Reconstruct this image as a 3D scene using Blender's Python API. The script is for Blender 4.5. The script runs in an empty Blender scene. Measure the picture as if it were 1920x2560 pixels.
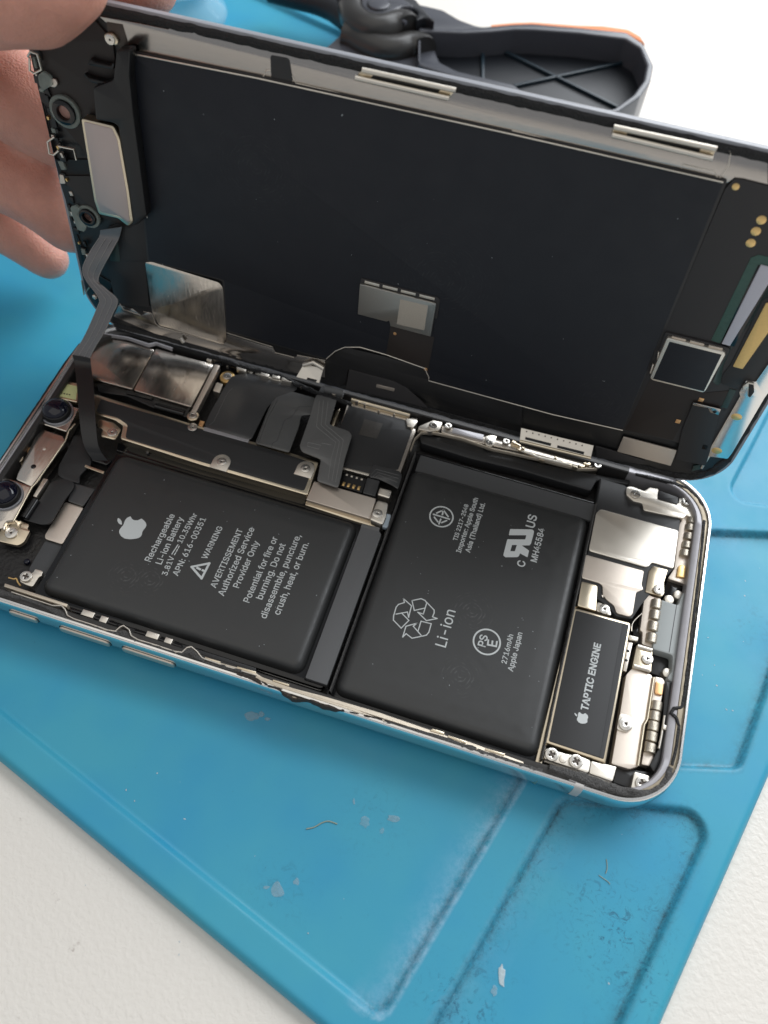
import bpy, bmesh, math, random
import numpy as np
from mathutils import Vector, Matrix, noise
R = math.radians
random.seed(7)
scene = bpy.context.scene
COL = scene.collection

# ------------------------------------------------------------------ camera (1 unit = 1 cm, z = 0 is the top of the mat)
FPX = 2084.8                                  # focal length in pixels of a 1920 x 2560 frame
CAM = Vector((9.8426, -4.1893, 15.2801))
tgt = Vector((7.7723, 4.6036, 0.0))
zc = (CAM - tgt).normalized(); xc = Vector((0, 0, 1)).cross(zc).normalized(); yc = zc.cross(xc)
c_, s_ = math.cos(0.0842), math.sin(0.0842)
xr, yr = c_ * xc + s_ * yc, -s_ * xc + c_ * yc
cd = bpy.data.cameras.new('camera'); cam = bpy.data.objects.new('camera', cd); COL.objects.link(cam)
m3 = Matrix((xr, yr, zc)).transposed(); cam.matrix_world = Matrix.Translation(CAM) @ m3.to_4x4()
cd.sensor_fit = 'VERTICAL'; cd.sensor_height = 24.0; cd.lens = FPX / 2560 * 24
cd.clip_start = 0.5; cd.clip_end = 2000
cd.dof.use_dof = True; cd.dof.focus_distance = 15.9; cd.dof.aperture_fstop = cd.lens * .001 / (2 * .075)
scene.camera = cam

# ------------------------------------------------------------------ room light, window and ceiling light
world = bpy.data.worlds.new('World'); scene.world = world; world.use_nodes = True
bg = world.node_tree.nodes['Background']; bg.inputs[0].default_value = (.93, .96, 1.0, 1); bg.inputs[1].default_value = .36
def area(name, loc, tgt, sx, sy, power, col):
    l = bpy.data.lights.new(name, 'AREA'); l.shape = 'RECTANGLE'; l.size = sx; l.size_y = sy; l.energy = power; l.color = col
    o = bpy.data.objects.new(name, l); COL.objects.link(o); o.location = loc
    o.rotation_euler = (Vector(tgt) - Vector(loc)).to_track_quat('-Z', 'Y').to_euler()
    return o
area('window_light', (38, 66, 50), (8, 7, 0), 80, 70, 1.02e5, (.93, .965, 1))
area('ceiling_light', (-10, -20, 170), (5, 5, 0), 200, 160, 5.6e4, (1, .93, .82))
scene.view_settings.view_transform = 'Standard'; scene.view_settings.look = 'None'
scene.view_settings.exposure = 0; scene.view_settings.gamma = 1
scene.cycles.use_denoising = True; scene.cycles.max_bounces = 8

# ------------------------------------------------------------------ surveying helpers: a sight line meets a known plane of the place
def ray(x, y): return xr * ((x - 960) / FPX) + yr * (-(y - 1280) / FPX) - zc
def B(pts, z):                                # points of a level plane at height z
    out = []
    for x, y in pts:
        d = ray(x, y); t = (z - CAM.z) / d.z; out.append((CAM.x + t * d.x, CAM.y + t * d.y))
    return out
def A(x, y, Y):                               # point of an upright plane at depth Y
    d = ray(x, y); return CAM + d * ((Y - CAM.y) / d.y)
def U3(x, y, z): b = B([(x, y)], z)[0]; return Vector((b[0], b[1], z))
DO = Vector((.1035, 6.7321, .9033))
_rv = Vector((1.4094, .004, .0048)); DR = Matrix.Rotation(_rv.length, 3, _rv.normalized())
def Q(pts, w=0):                              # points of the open screen's plane (u along, v up) at height w over it
    n = DR.col[2]; o = DO + n * w; out = []
    for x, y in pts:
        d = ray(x, y); t = (o - CAM).dot(n) / d.dot(n); q = DR.transposed() @ (CAM + d * t - DO); out.append((q.x, q.y))
    return out
def Zf(ox, oy, s): return lambda *p: [(ox + x * s, oy + y * s) for x, y in p]
K = .3858
T1, T2, T3, T5, T6 = Zf(0, 820, K), Zf(500, 820, K), Zf(960, 880, K), Zf(0, 1200, K), Zf(500, 1200, K)
T0 = Zf(0, 1060, .2261)
S1, S2, S3 = Zf(1340, 1160, .2893), Zf(1320, 1480, .2893), Zf(1300, 1740, .2893)
D1, D2, D3, D4, D5, D6 = Zf(0, 0, K), Zf(640, 0, K), Zf(1280, 0, K), Zf(0, 440, K), Zf(640, 440, K), Zf(1280, 440, K)
D7, D8, D9 = Zf(1380, 820, .3255), Zf(1640, 640, .2713), Zf(0, 0, .3134)
W1, W2, W3, W4, W5, W6 = Zf(260, 1240, .1929), Zf(480, 1300, .1929), Zf(960, 1220, .1929), Zf(1160, 1260, .1929), Zf(960, 1460, .2411), Zf(1400, 1560, .1447)
C1, C2 = Zf(560, 0, K), Zf(1100, 0, K)
F5, F6, F7 = Zf(0, 1400, K), Zf(500, 1600, K), Zf(900, 1720, K)

# ------------------------------------------------------------------ materials
def mat(name, col, rough=.5, metal=0., bump=0., bscale=40., var=0., vscale=6., rvar=0., spec=.5, coat=0., sss=0., stretch=None, trans=0., alpha=1., bdist=.02):
    m = bpy.data.materials.new(name); m.use_nodes = True; nt = m.node_tree; N = nt.nodes; L = nt.links; b = N['Principled BSDF']
    b.inputs['Base Color'].default_value = (*col, 1); b.inputs['Roughness'].default_value = rough; b.inputs['Metallic'].default_value = metal
    b.inputs['Specular IOR Level'].default_value = spec; b.inputs['Coat Weight'].default_value = coat; b.inputs['Coat Roughness'].default_value = .15
    b.inputs['Transmission Weight'].default_value = trans; b.inputs['Alpha'].default_value = alpha
    if sss: b.inputs['Subsurface Weight'].default_value = sss; b.inputs['Subsurface Radius'].default_value = (.35, .14, .08); b.inputs['Subsurface Scale'].default_value = 1
    tc = N.new('ShaderNodeTexCoord'); src = tc.outputs['Object']
    if stretch:
        mp = N.new('ShaderNodeMapping'); mp.inputs['Scale'].default_value = stretch; L.new(src, mp.inputs[0]); src = mp.outputs[0]
    if var or rvar:
        n = N.new('ShaderNodeTexNoise'); n.inputs['Scale'].default_value = vscale; n.inputs['Detail'].default_value = 6; n.inputs['Roughness'].default_value = .65; L.new(src, n.inputs['Vector'])
        if var:
            mx = N.new('ShaderNodeMix'); mx.data_type = 'RGBA'
            mx.inputs[6].default_value = (*[max(0, c * (1 - var)) for c in col], 1); mx.inputs[7].default_value = (*[min(1, c * (1 + var)) for c in col], 1)
            L.new(n.outputs[0], mx.inputs[0]); L.new(mx.outputs[2], b.inputs['Base Color'])
        if rvar:
            mr = N.new('ShaderNodeMapRange'); mr.inputs[1].default_value = .3; mr.inputs[2].default_value = .7; mr.inputs[3].default_value = max(.02, rough - rvar); mr.inputs[4].default_value = min(1, rough + rvar)
            L.new(n.outputs[0], mr.inputs[0]); L.new(mr.outputs[0], b.inputs['Roughness'])
    if bump:
        n2 = N.new('ShaderNodeTexNoise'); n2.inputs['Scale'].default_value = bscale; n2.inputs['Detail'].default_value = 4; L.new(src, n2.inputs['Vector'])
        bp = N.new('ShaderNodeBump'); bp.inputs['Strength'].default_value = bump; bp.inputs['Distance'].default_value = bdist; L.new(n2.outputs[0], bp.inputs['Height']); L.new(bp.outputs[0], b.inputs['Normal'])
    return m
M = dict(
  batt=mat('battery_wrap', (.032, .033, .0335), .38, bump=.06, bscale=3.5, rvar=.07, vscale=5, spec=.55, bdist=.03),
  foam=mat('foam_tape', (.075, .077, .080), .8, bump=.25, bscale=90),
  steel=mat('nickel_steel', (.68, .62, .55), .36, 1, bump=.06, bscale=14, rvar=.06, vscale=20),
  satin=mat('satin_steel', (.76, .68, .60), .50, 1, bump=.12, bscale=120, rvar=.05, vscale=30, bdist=.004),
  pale=mat('pale_steel', (.82, .77, .69), .42, 1, bump=.08, bscale=150, bdist=.004, rvar=.04, vscale=3),
  mirror=mat('mirror_steel', (.68, .63, .57), .20, 1, bump=.06, bscale=6, rvar=.08, vscale=4, stretch=(6, 1, 1)),
  brass=mat('warm_steel', (.78, .68, .52), .28, 1),
  frame=mat('polished_frame', (.87, .86, .84), .18, 1, bump=.01, bscale=3),
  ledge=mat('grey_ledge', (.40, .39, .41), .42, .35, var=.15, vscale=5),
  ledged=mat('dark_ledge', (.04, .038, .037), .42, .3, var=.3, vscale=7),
  trim=mat('edge_highlight_grey', (.30, .31, .34), .35),
  rimdirt=mat('stained_rim', (.27, .23, .17), .42, .75, var=.5, vscale=3),
  black=mat('black_plastic', (.012, .012, .013), .38, bump=.05, bscale=60),
  gloss=mat('glossy_black', (.006, .006, .007), .12),
  soft=mat('black_film', (.022, .0225, .024), .5, bump=.03, bscale=80),
  floor=mat('graphite_sheet', (.016, .015, .015), .45, bump=.5, bscale=12, bdist=.05),
  flex=mat('flex_cable', (.048, .049, .051), .30, bump=.3, bscale=.55, spec=.7, bdist=.15),
  flexg=mat('grey_flex', (.14, .141, .14), .30, bump=.25, bscale=.55, spec=.7, bdist=.15),
  flexl=mat('flex_trace', (.27, .27, .265), .35),
  ribbon=mat('ribbon_flex', (.20, .195, .20), .36, .3, bump=.03, bscale=20),
  ribbonl=mat('ribbon_trace', (.40, .39, .38), .35, .4),
  adhesive=mat('crumbly_adhesive', (.085, .082, .080), .55, bump=1, bscale=32, var=.75, vscale=22, bdist=.06),
  brownglue=mat('brown_glue', (.045, .033, .026), .55, bump=.9, bscale=30, bdist=.06),
  cream=mat('cream_plate', (.66, .58, .47), .45, .7, var=.12, vscale=5),
  film=mat('screen_backing', (.0075, .0095, .0155), .52, bump=.04, bscale=70, spec=.45, rvar=.06, vscale=2.2),
  pcb=mat('dark_board', (.030, .028, .029), .5, bump=.05, bscale=60),
  pcbb=mat('brown_board', (.020, .014, .012), .5, bump=.05, bscale=60),
  glass=mat('black_glass', (.004, .004, .005), .06),
  glue=mat('gasket_black', (.010, .010, .011), .55, bump=.9, bscale=30, var=.5, vscale=20, bdist=.05),
  strip=mat('brushed_strip', (.44, .415, .395), .19, 1, rvar=.05, vscale=6, stretch=(1, 8, 1)),
  gold=mat('gold_pad', (.85, .58, .25), .35, .9, var=.12, vscale=20),
  goldbar=mat('gold_bar', (.80, .55, .22), .45, .45, var=.12, vscale=25),
  orange=mat('copper_pad', (.90, .52, .25), .35, .9),
  lilac=mat('grey_bar', (.55, .55, .62), .5, .1),
  green=mat('green_flex', (.045, .105, .085), .45, var=.35, vscale=9, stretch=(1, 4, 1)),
  green2=mat('dark_green_flex', (.028, .058, .055), .4),
  white=mat('white_print', (.62, .65, .65), .55),
  whiteb=mat('printed_white_soft', (.50, .525, .53), .55),
  grey=mat('grey_plastic', (.40, .43, .43), .5, bump=.04, bscale=90),
  slot=mat('dark_grey_slot', (.09, .085, .095), .5),
  lens=mat('lens_glass', (.003, .004, .014), .08),
  blue=mat('pale_blue_tab', (.52, .62, .72), .5),
  lens2=mat('lens_barrel', (.008, .008, .009), .5),
  lensring=mat('lens_ring', (.34, .35, .38), .3, .6),
  yellow=mat('yellow_emitter', (.72, .76, .38), .35, var=.15, vscale=12),
  screw=mat('screw_steel', (.74, .71, .66), .25, 1),
  recess=mat('screw_recess', (.10, .085, .075), .5, .7),
  clear=mat('clear_gasket', (.35, .40, .36), .18, alpha=.55),
  clampb=mat('clamp_black', (.004, .006, .010), .5, bump=.05, bscale=20),
  clampg=mat('clamp_grey', (.072, .076, .090), .27, bump=.04, bscale=20),
  boot=mat('rubber_boot', (.035, .034, .033), .33, bump=.05, bscale=10),
  orangegrip=mat('orange_grip', (.80, .24, .07), .5),
  cup=mat('clear_plastic', (.40, .70, .84), .12, alpha=.34),
  lint=mat('lint', (.52, .56, .58), .8), fibre=mat('fibre', (.30, .36, .30), .7),
  antenna=mat('antenna_band', (.62, .60, .58), .5),
  flexm=mat('mid_flex', (.10, .102, .102), .30, bump=.3, bscale=.55, spec=.7, bdist=.15),
  chips=mat('chip_steel', (.44, .43, .405), .34, 1, bump=.06, bscale=90, bdist=.004),
  codep=mat('code_label', (.44, .40, .34), .6, var=.2, vscale=40),
  codeb=mat('dark_code_label', (.045, .041, .037), .6, var=.5, vscale=30),
  tabg=mat('pull_tab_grey', (.125, .127, .131), .75, bump=.2, bscale=90),
  ribb=mat('blue_black_rib', (.010, .024, .036), .4),
  modface=mat('module_face', (.56, .475, .455), .46, 1, bump=.1, bscale=150, bdist=.004),
  skin=mat('skin', (.70, .345, .262), .43, bump=.6, bscale=22, var=.24, vscale=2.2, sss=.34, spec=.4, bdist=.035),
  nail=mat('nail', (.72, .47, .40), .25),
)

def smudge(m, spots, col=(.10, .103, .104)):                             # greasy fingerprints: fine broken ridges round a few centres
    nt = m.node_tree; N, L = nt.nodes, nt.links; b = N['Principled BSDF']; tc = N.new('ShaderNodeTexCoord'); last = None
    for c, r in spots:
        mp = N.new('ShaderNodeMapping'); mp.inputs['Location'].default_value = (-c[0], -c[1], -c[2]); L.new(tc.outputs['Object'], mp.inputs[0])
        ln = N.new('ShaderNodeVectorMath'); ln.operation = 'LENGTH'; L.new(mp.outputs[0], ln.inputs[0])
        mk = N.new('ShaderNodeMapRange'); mk.inputs[1].default_value = r; mk.inputs[2].default_value = r * .25; L.new(ln.outputs['Value'], mk.inputs[0])
        w = N.new('ShaderNodeTexWave'); w.wave_type = 'RINGS'; w.rings_direction = 'SPHERICAL'; w.inputs['Scale'].default_value = 4.2; w.inputs['Distortion'].default_value = 3.5; w.inputs['Detail Scale'].default_value = 1.5; L.new(mp.outputs[0], w.inputs[0])
        n = N.new('ShaderNodeTexNoise'); n.inputs['Scale'].default_value = 7; n.inputs['Detail'].default_value = 5; L.new(mp.outputs[0], n.inputs['Vector'])
        nr = N.new('ShaderNodeMapRange'); nr.inputs[1].default_value = .48; nr.inputs[2].default_value = .68; L.new(n.outputs[0], nr.inputs[0])
        wr = N.new('ShaderNodeMapRange'); wr.inputs[1].default_value = .55; wr.inputs[2].default_value = .95; L.new(w.outputs['Fac'], wr.inputs[0]); q = wr.outputs[0]
        for s in (mk.outputs[0], nr.outputs[0]):
            x = N.new('ShaderNodeMath'); x.operation = 'MULTIPLY'; L.new(q, x.inputs[0]); L.new(s, x.inputs[1]); q = x.outputs[0]
        if last is not None: x = N.new('ShaderNodeMath'); x.operation = 'MAXIMUM'; L.new(q, x.inputs[0]); L.new(last, x.inputs[1]); q = x.outputs[0]
        last = q
    c0 = tuple(b.inputs['Base Color'].default_value); mx = N.new('ShaderNodeMix'); mx.data_type = 'RGBA'; mx.inputs[6].default_value = c0; mx.inputs[7].default_value = (*col, 1)
    L.new(last, mx.inputs[0]); L.new(mx.outputs[2], b.inputs['Base Color'])
smudge(M['batt'], [(U3(315, 1440, .6), .42), (U3(375, 1450, .6), .40), (U3(1180, 1530, .6), .5), (U3(1150, 1690, .6), .45)])

# ------------------------------------------------------------------ mesh helpers
def finish(me, m, smooth=30):
    if m is not None and not me.materials: me.materials.append(m)
    me.shade_smooth(); me.set_sharp_from_angle(angle=R(smooth))
    return me
def link(name, me, parent=None, loc=None, rot=None):
    o = bpy.data.objects.new(name, me); COL.objects.link(o)
    if parent is not None:
        o.parent = parent
        if parent.get('world_space'): o.matrix_parent_inverse = Matrix.Translation(-parent.location)
    if loc is not None: o.location = loc
    if rot is not None: o.rotation_euler = rot
    return o
def thing(name, loc, label, cat, group=None, world_space=True):
    o = bpy.data.objects.new(name, None); COL.objects.link(o); o.location = loc; o.empty_display_size = .3
    o['label'] = label; o['category'] = cat
    if group: o['group'] = group
    if world_space: o['world_space'] = 1
    return o
def rnd(pts, r, n=4):
    if not r: return list(pts)
    out = []; k = len(pts)
    for i in range(k):
        p0, p, p1 = Vector(pts[i - 1]), Vector(pts[i]), Vector(pts[(i + 1) % k])
        a, b = p0 - p, p1 - p; la, lb = a.length, b.length
        if la < 1e-5 or lb < 1e-5: continue
        d = min(r, la * .45, lb * .45); s, e = p + a / la * d, p + b / lb * d
        for j in range(n + 1):
            t = j / n; out.append(tuple(s * (1 - t) ** 2 + p * 2 * t * (1 - t) + e * t * t))
    return out
def circle(c, r, n=24, ry=None):
    ry = ry or r
    return [(c[0] + r * math.cos(2 * math.pi * i / n), c[1] + ry * math.sin(2 * math.pi * i / n)) for i in range(n)]
def plate_mesh(loops, lo, hi, bev=.012, res=1):
    h = (hi - lo) / 2; bev = min(bev * (.7 if bev < .03 else 1), h * .9)
    c = bpy.data.curves.new('c', 'CURVE'); c.dimensions = '2D'; c.fill_mode = 'BOTH'; c.extrude = h - bev
    if bev: c.bevel_depth = bev; c.bevel_resolution = res; c.offset = -bev
    for pts in loops:
        s = c.splines.new('POLY'); s.points.add(len(pts) - 1); s.use_cyclic_u = True
        for p, q in zip(s.points, pts): p.co = (q[0], q[1], 0, 1)
    o = bpy.data.objects.new('c', c); me = bpy.data.meshes.new_from_object(o)
    bpy.data.objects.remove(o); bpy.data.curves.remove(c)
    me.materials.clear(); me.transform(Matrix.Translation((0, 0, (lo + hi) / 2)))
    bm = bmesh.new(); bm.from_mesh(me); bmesh.ops.remove_doubles(bm, verts=bm.verts, dist=1e-5); bm.to_mesh(me); bm.free()
    return me
def plate(name, loop, lo, hi, m, parent, bev=.012, r=0, holes=(), label=None, res=1):
    me = finish(plate_mesh([rnd(loop, r)] + [rnd(h, r * .6) for h in holes], lo, hi, bev, res), m); me.name = name
    o = link(name, me, parent)
    if label: o['label'] = label
    return o
def plates(name, loops, lo, hi, m, parent, bev=.004, r=0):     # several pieces of one kind, each an object
    for l in loops: o = plate(name, l, lo, hi, m, parent, bev, r)
    return o
def rect(p, q, a=None):  return [(p[0], p[1]), (q[0], p[1]), (q[0], q[1]), (p[0], q[1])]
def grow(pts, d):
    k = len(pts); ar = sum(pts[i - 1][0] * pts[i][1] - pts[i][0] * pts[i - 1][1] for i in range(k)); sg = 1 if ar > 0 else -1; out = []
    for i in range(k):
        p0, p, p1 = Vector(pts[i - 1]), Vector(pts[i]), Vector(pts[(i + 1) % k])
        e0, e1 = (p - p0).normalized(), (p1 - p).normalized(); n0, n1 = Vector((e0.y, -e0.x)) * sg, Vector((e1.y, -e1.x)) * sg
        b = n0 + n1; b = b / max(.35, b.dot(n0)) if b.length > 1e-4 else n0; out.append(tuple(p + b * d))
    return out
def smoothpath(pts, n=6):
    P = [Vector(p) for p in pts]; out = []
    for i in range(len(P) - 1):
        p0, p1, p2, p3 = P[max(i - 1, 0)], P[i], P[i + 1], P[min(i + 2, len(P) - 1)]
        for j in range(n):
            t = j / n; out.append(.5 * ((2 * p1) + (p2 - p0) * t + (2 * p0 - 5 * p1 + 4 * p2 - p3) * t * t + (3 * p1 - p0 - 3 * p2 + p3) * t ** 3))
    return out + [P[-1]]
def tube_mesh(pts, r, n=8, caps=True, flat=1.):
    bm = bmesh.new(); P = [Vector(p) for p in pts]; rings = []; up = None
    for i, p in enumerate(P):
        t = (P[min(i + 1, len(P) - 1)] - P[max(i - 1, 0)]).normalized()
        if up is None: up = Vector((0, 0, 1)) if abs(t.z) < .9 else Vector((1, 0, 0))
        x = t.cross(up).normalized(); y = x.cross(t).normalized(); up = y
        rr = r[i] if isinstance(r, (list, tuple)) else r
        rings.append([bm.verts.new(p + x * rr * math.cos(a) + y * rr * flat * math.sin(a)) for a in [2 * math.pi * k / n for k in range(n)]])
    for a, b in zip(rings, rings[1:]):
        for k in range(n): bm.faces.new((a[k], a[(k + 1) % n], b[(k + 1) % n], b[k]))
    if caps: bm.faces.new(rings[0]); bm.faces.new(rings[-1][::-1])
    bmesh.ops.recalc_face_normals(bm, faces=bm.faces)
    me = bpy.data.meshes.new('tube'); bm.to_mesh(me); bm.free(); return me
def tube(name, pts, r, m, parent, n=8, flat=1., smooth=50):
    return link(name, finish(tube_mesh(pts, r, n, True, flat), m, smooth), parent)
def tubes(name, paths, r, m, parent, n=6):
    for q in paths: o = tube(name, q, r, m, parent, n)
    return o
def slab(name, pts, th, m, parent):                # a sheet through four corners in space
    P = [Vector(q) for q in pts]; n = (P[1] - P[0]).cross(P[3] - P[0]).normalized() * th
    bm = bmesh.new(); a = [bm.verts.new(q) for q in P]; b = [bm.verts.new(q + n) for q in P]
    bm.faces.new(a); bm.faces.new(b[::-1])
    for k in range(4): bm.faces.new((a[k], b[k], b[(k + 1) % 4], a[(k + 1) % 4]))
    bmesh.ops.recalc_face_normals(bm, faces=bm.faces); bmesh.ops.bevel(bm, geom=list(bm.edges), offset=abs(th) * .25, segments=1, affect='EDGES')
    me = bpy.data.meshes.new(name); bm.to_mesh(me); bm.free(); return link(name, finish(me, m), parent)
def strip3(name, Ls, Rs, th, m, parent):           # a flat cable through pairs of edge points
    Ls, Rs = smoothpath(Ls, 4), smoothpath(Rs, 4); bm = bmesh.new(); top, bot = [], []
    for i in range(len(Ls)):
        t = (Ls[min(i + 1, len(Ls) - 1)] + Rs[min(i + 1, len(Ls) - 1)] - Ls[max(i - 1, 0)] - Rs[max(i - 1, 0)]); n = (Rs[i] - Ls[i]).cross(t).normalized()
        if n.y > 0 and abs(n.y) > abs(n.z): n = -n
        elif n.z < 0 and abs(n.z) >= abs(n.y): n = -n
        row = [Ls[i].lerp(Rs[i], k / 4) for k in range(5)]
        top.append([bm.verts.new(p + n * th / 2) for p in row]); bot.append([bm.verts.new(p - n * th / 2) for p in row])
    for i in range(len(Ls) - 1):
        for k in range(4):
            bm.faces.new((top[i][k], top[i][k + 1], top[i + 1][k + 1], top[i + 1][k])); bm.faces.new((bot[i][k], bot[i + 1][k], bot[i + 1][k + 1], bot[i][k + 1]))
        for k in (0, 4): bm.faces.new((top[i][k], top[i + 1][k], bot[i + 1][k], bot[i][k]))
    for i in (0, -1):
        for k in range(4): bm.faces.new((top[i][k], top[i][k + 1], bot[i][k + 1], bot[i][k]))
    bmesh.ops.recalc_face_normals(bm, faces=bm.faces)
    me = bpy.data.meshes.new(name); bm.to_mesh(me); bm.free(); return link(name, finish(me, m, 40), parent)
def band_mesh(path, widths, z, hgt, rough, seed=0, n=7, edge=.3):     # a lumpy bead of glue or foam lying along a path
    path = [Vector((p[0], p[1], 0)) for p in path]; bm = bmesh.new(); rows = []
    for i, p in enumerate(path):
        t = (path[min(i + 1, len(path) - 1)] - path[max(i - 1, 0)]).normalized(); s = Vector((-t.y, t.x, 0))
        wd = widths[i] if isinstance(widths, (list, tuple)) else widths; row = []
        nl = noise.noise(Vector((p.x * 5 + seed, p.y * 5, 1))) * edge; nr = noise.noise(Vector((p.x * 5 + seed, p.y * 5, 9))) * edge
        for k in range(n):
            f = k / (n - 1) * 2 - 1; off = f * wd / 2 * (1 + (nl if f < 0 else nr))
            q = p + s * off; h = hgt * (1 - abs(f) ** 4)
            h += rough * (noise.noise(Vector((q.x * 9, q.y * 9, seed))) + .7 * noise.noise(Vector((q.x * 23, q.y * 23, seed)))) * (1 - f ** 4)
            row.append(bm.verts.new((q.x, q.y, z + max(h, 0 if abs(f) < 1 else -.02) - (.03 if abs(f) == 1 else 0))))
        rows.append(row)
    for a, b in zip(rows, rows[1:]):
        for k in range(n - 1): bm.faces.new((a[k], a[k + 1], b[k + 1], b[k]))
    bmesh.ops.recalc_face_normals(bm, faces=bm.faces)
    me = bpy.data.meshes.new('band'); bm.to_mesh(me); bm.free(); return me
def band(name, path, widths, z, hgt, m, parent, rough=.02, seed=0, step=.05, edge=.3):
    P = [Vector((p[0], p[1])) for p in path]; wl = widths if isinstance(widths, (list, tuple)) else [widths] * len(P); out, ws = [], []
    for i in range(len(P) - 1):
        k = max(1, int((P[i + 1] - P[i]).length / step))
        for j in range(k): out.append(P[i].lerp(P[i + 1], j / k)); ws.append(wl[i] + (wl[i + 1] - wl[i]) * j / k)
    out.append(P[-1]); ws.append(wl[-1])
    return link(name, finish(band_mesh(out, ws, z, hgt, rough, seed, 7, edge), m, 80), parent)
def rrect(x0, y0, x1, y1, r, n=14):
    out = []
    for cx, cy, a0 in ((x1 - r, y0 + r, -90), (x1 - r, y1 - r, 0), (x0 + r, y1 - r, 90), (x0 + r, y0 + r, 180)):
        for k in range(n + 1): a = R(a0 + 90 * k / n); out.append((cx + r * math.cos(a), cy + r * math.sin(a)))
    return out
def sweep(x0, y0, x1, y1, Rr, prof, n=14, kk=(1, 1, 1, 1)):   # a profile of (inset, z) carried round a rounded rectangle
    bm = bmesh.new(); rings = []
    for d, z in prof: rings.append([bm.verts.new((x, y, z)) for x, y in rrect(x0 + d * kk[0], y0 + d * kk[1], x1 - d * kk[2], y1 - d * kk[3], max(Rr - d, .05), n)])
    for a, b in zip(rings, rings[1:]):
        k = len(a)
        for i in range(k): bm.faces.new((a[i], a[(i + 1) % k], b[(i + 1) % k], b[i]))
    bmesh.ops.recalc_face_normals(bm, faces=bm.faces)
    me = bpy.data.meshes.new('ring'); bm.to_mesh(me); bm.free(); return me
FONT = None
try: FONT = bpy.data.fonts.load(bpy.utils.resource_path('LOCAL') + '/datafiles/fonts/Inter.woff2')
except Exception: pass
def cut(me, x, keep_above):
    bm = bmesh.new(); bm.from_mesh(me); bmesh.ops.bisect_plane(bm, geom=list(bm.verts) + list(bm.edges) + list(bm.faces), plane_co=(x, 0, 0), plane_no=(1, 0, 0), clear_inner=keep_above, clear_outer=not keep_above); bm.to_mesh(me); bm.free(); return me
def text(name, body, p0, p1, z, parent, m, bold=.0, h=None, frame=B):   # a printed line whose baseline runs from p0 to p1
    a, b = [Vector(q) for q in frame([p0, p1], z)]
    c = bpy.data.curves.new('t', 'FONT'); c.body = body; c.resolution_u = 3; c.bevel_depth = bold; c.bevel_resolution = 0
    if FONT: c.font = FONT
    o = bpy.data.objects.new('t', c); me = bpy.data.meshes.new_from_object(o); bpy.data.objects.remove(o); bpy.data.curves.remove(c)
    co = np.empty(len(me.vertices) * 3); me.vertices.foreach_get('co', co); co = co.reshape(-1, 3)
    x0, x1 = co[:, 0].min(), co[:, 0].max(); L = (b - a).length; sx = L / (x1 - x0); sy = h / .70 if h else sx
    u = (b - a).normalized(); v = Vector((-u.y, u.x))
    me.materials.clear()
    me.transform(Matrix(((u.x * sx, v.x * sy, 0, a.x - u.x * sx * x0), (u.y * sx, v.y * sy, 0, a.y - u.y * sx * x0), (0, 0, .03, z), (0, 0, 0, 1))))
    me.materials.append(m); me.name = name
    return link(name, me, parent)
def strokes(name, paths, wpx, z, parent, m, frame=B):         # printed line work of one mark
    bm = bmesh.new()
    for pts, closed in paths:
        P = [Vector(q) for q in frame(pts, z)]; k = len(P)
        for i in range(k if closed else k - 1):
            a, b = P[i], P[(i + 1) % k]; t = (b - a).normalized(); s = Vector((-t.y, t.x)) * wpx / 2; e = t * wpx * .4
            zz = z + .0006 * (i % 3)
            vs = [bm.verts.new((q.x, q.y, zz)) for q in (a - e - s, b + e - s, b + e + s, a - e + s)]; bm.faces.new(vs)
    me = bpy.data.meshes.new(name); bm.to_mesh(me); bm.free(); me.materials.append(m); return link(name, me, parent)
def flat(name, loops, z, parent, m):
    me = plate_mesh(loops, z, z + .0016, 0); me.materials.append(m); return link(name, me, parent)
def box_mesh(c, sx, sy, sz, bev=.01, ang=0):
    p = rect((-sx / 2, -sy / 2), (sx / 2, sy / 2)); ca, sa = math.cos(ang), math.sin(ang)
    return plate_mesh([[(c[0] + x * ca - y * sa, c[1] + x * sa + y * ca) for x, y in p]], c[2], c[2] + sz, bev)
def box(name, c, sx, sy, sz, m, parent, bev=.01, ang=0): return link(name, finish(box_mesh(c, sx, sy, sz, bev, ang), m), parent)
# one screw, copied: countersunk head with a cross recess
def make_screw(r=.10, cross=True, h=.03):
    w, l = r * .16, r * .52
    if cross: hole = [(-w, -l), (w, -l), (w, -w), (l, -w), (l, w), (w, w), (w, l), (-w, l), (-w, w), (-l, w), (-l, -w), (-w, -w)]
    else: hole = [((.15 if k % 2 else .27) * r * math.cos(k * math.pi / 3), (.15 if k % 2 else .27) * r * math.sin(k * math.pi / 3)) for k in range(6)]
    bm = bmesh.new(); a = plate_mesh([circle((0, 0), r, 28), hole], 0, h, r * .12, 2); bm.from_mesh(a); na = len(bm.faces)
    b = plate_mesh([circle((0, 0), r * .7, 12)], -.01, h * .35, .001); bm.from_mesh(b); bm.faces.ensure_lookup_table()
    for f in bm.faces[na:]: f.material_index = 1
    me = bpy.data.meshes.new('screw'); bm.to_mesh(me); bm.free(); me.materials.append(M['screw']); me.materials.append(M['recess'])
    return finish(me, None)
SCREW = make_screw(); SCREWT = make_screw(.11, False); 
def screw(p, z, parent, s=1., me=None, a=None):
    q = B([p], z)[0]; o = link('screw', me or SCREW, parent, (q[0], q[1], z), (0, 0, random.uniform(0, 1.5) if a is None else a)); o.scale = (s, s, s); return o

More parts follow.
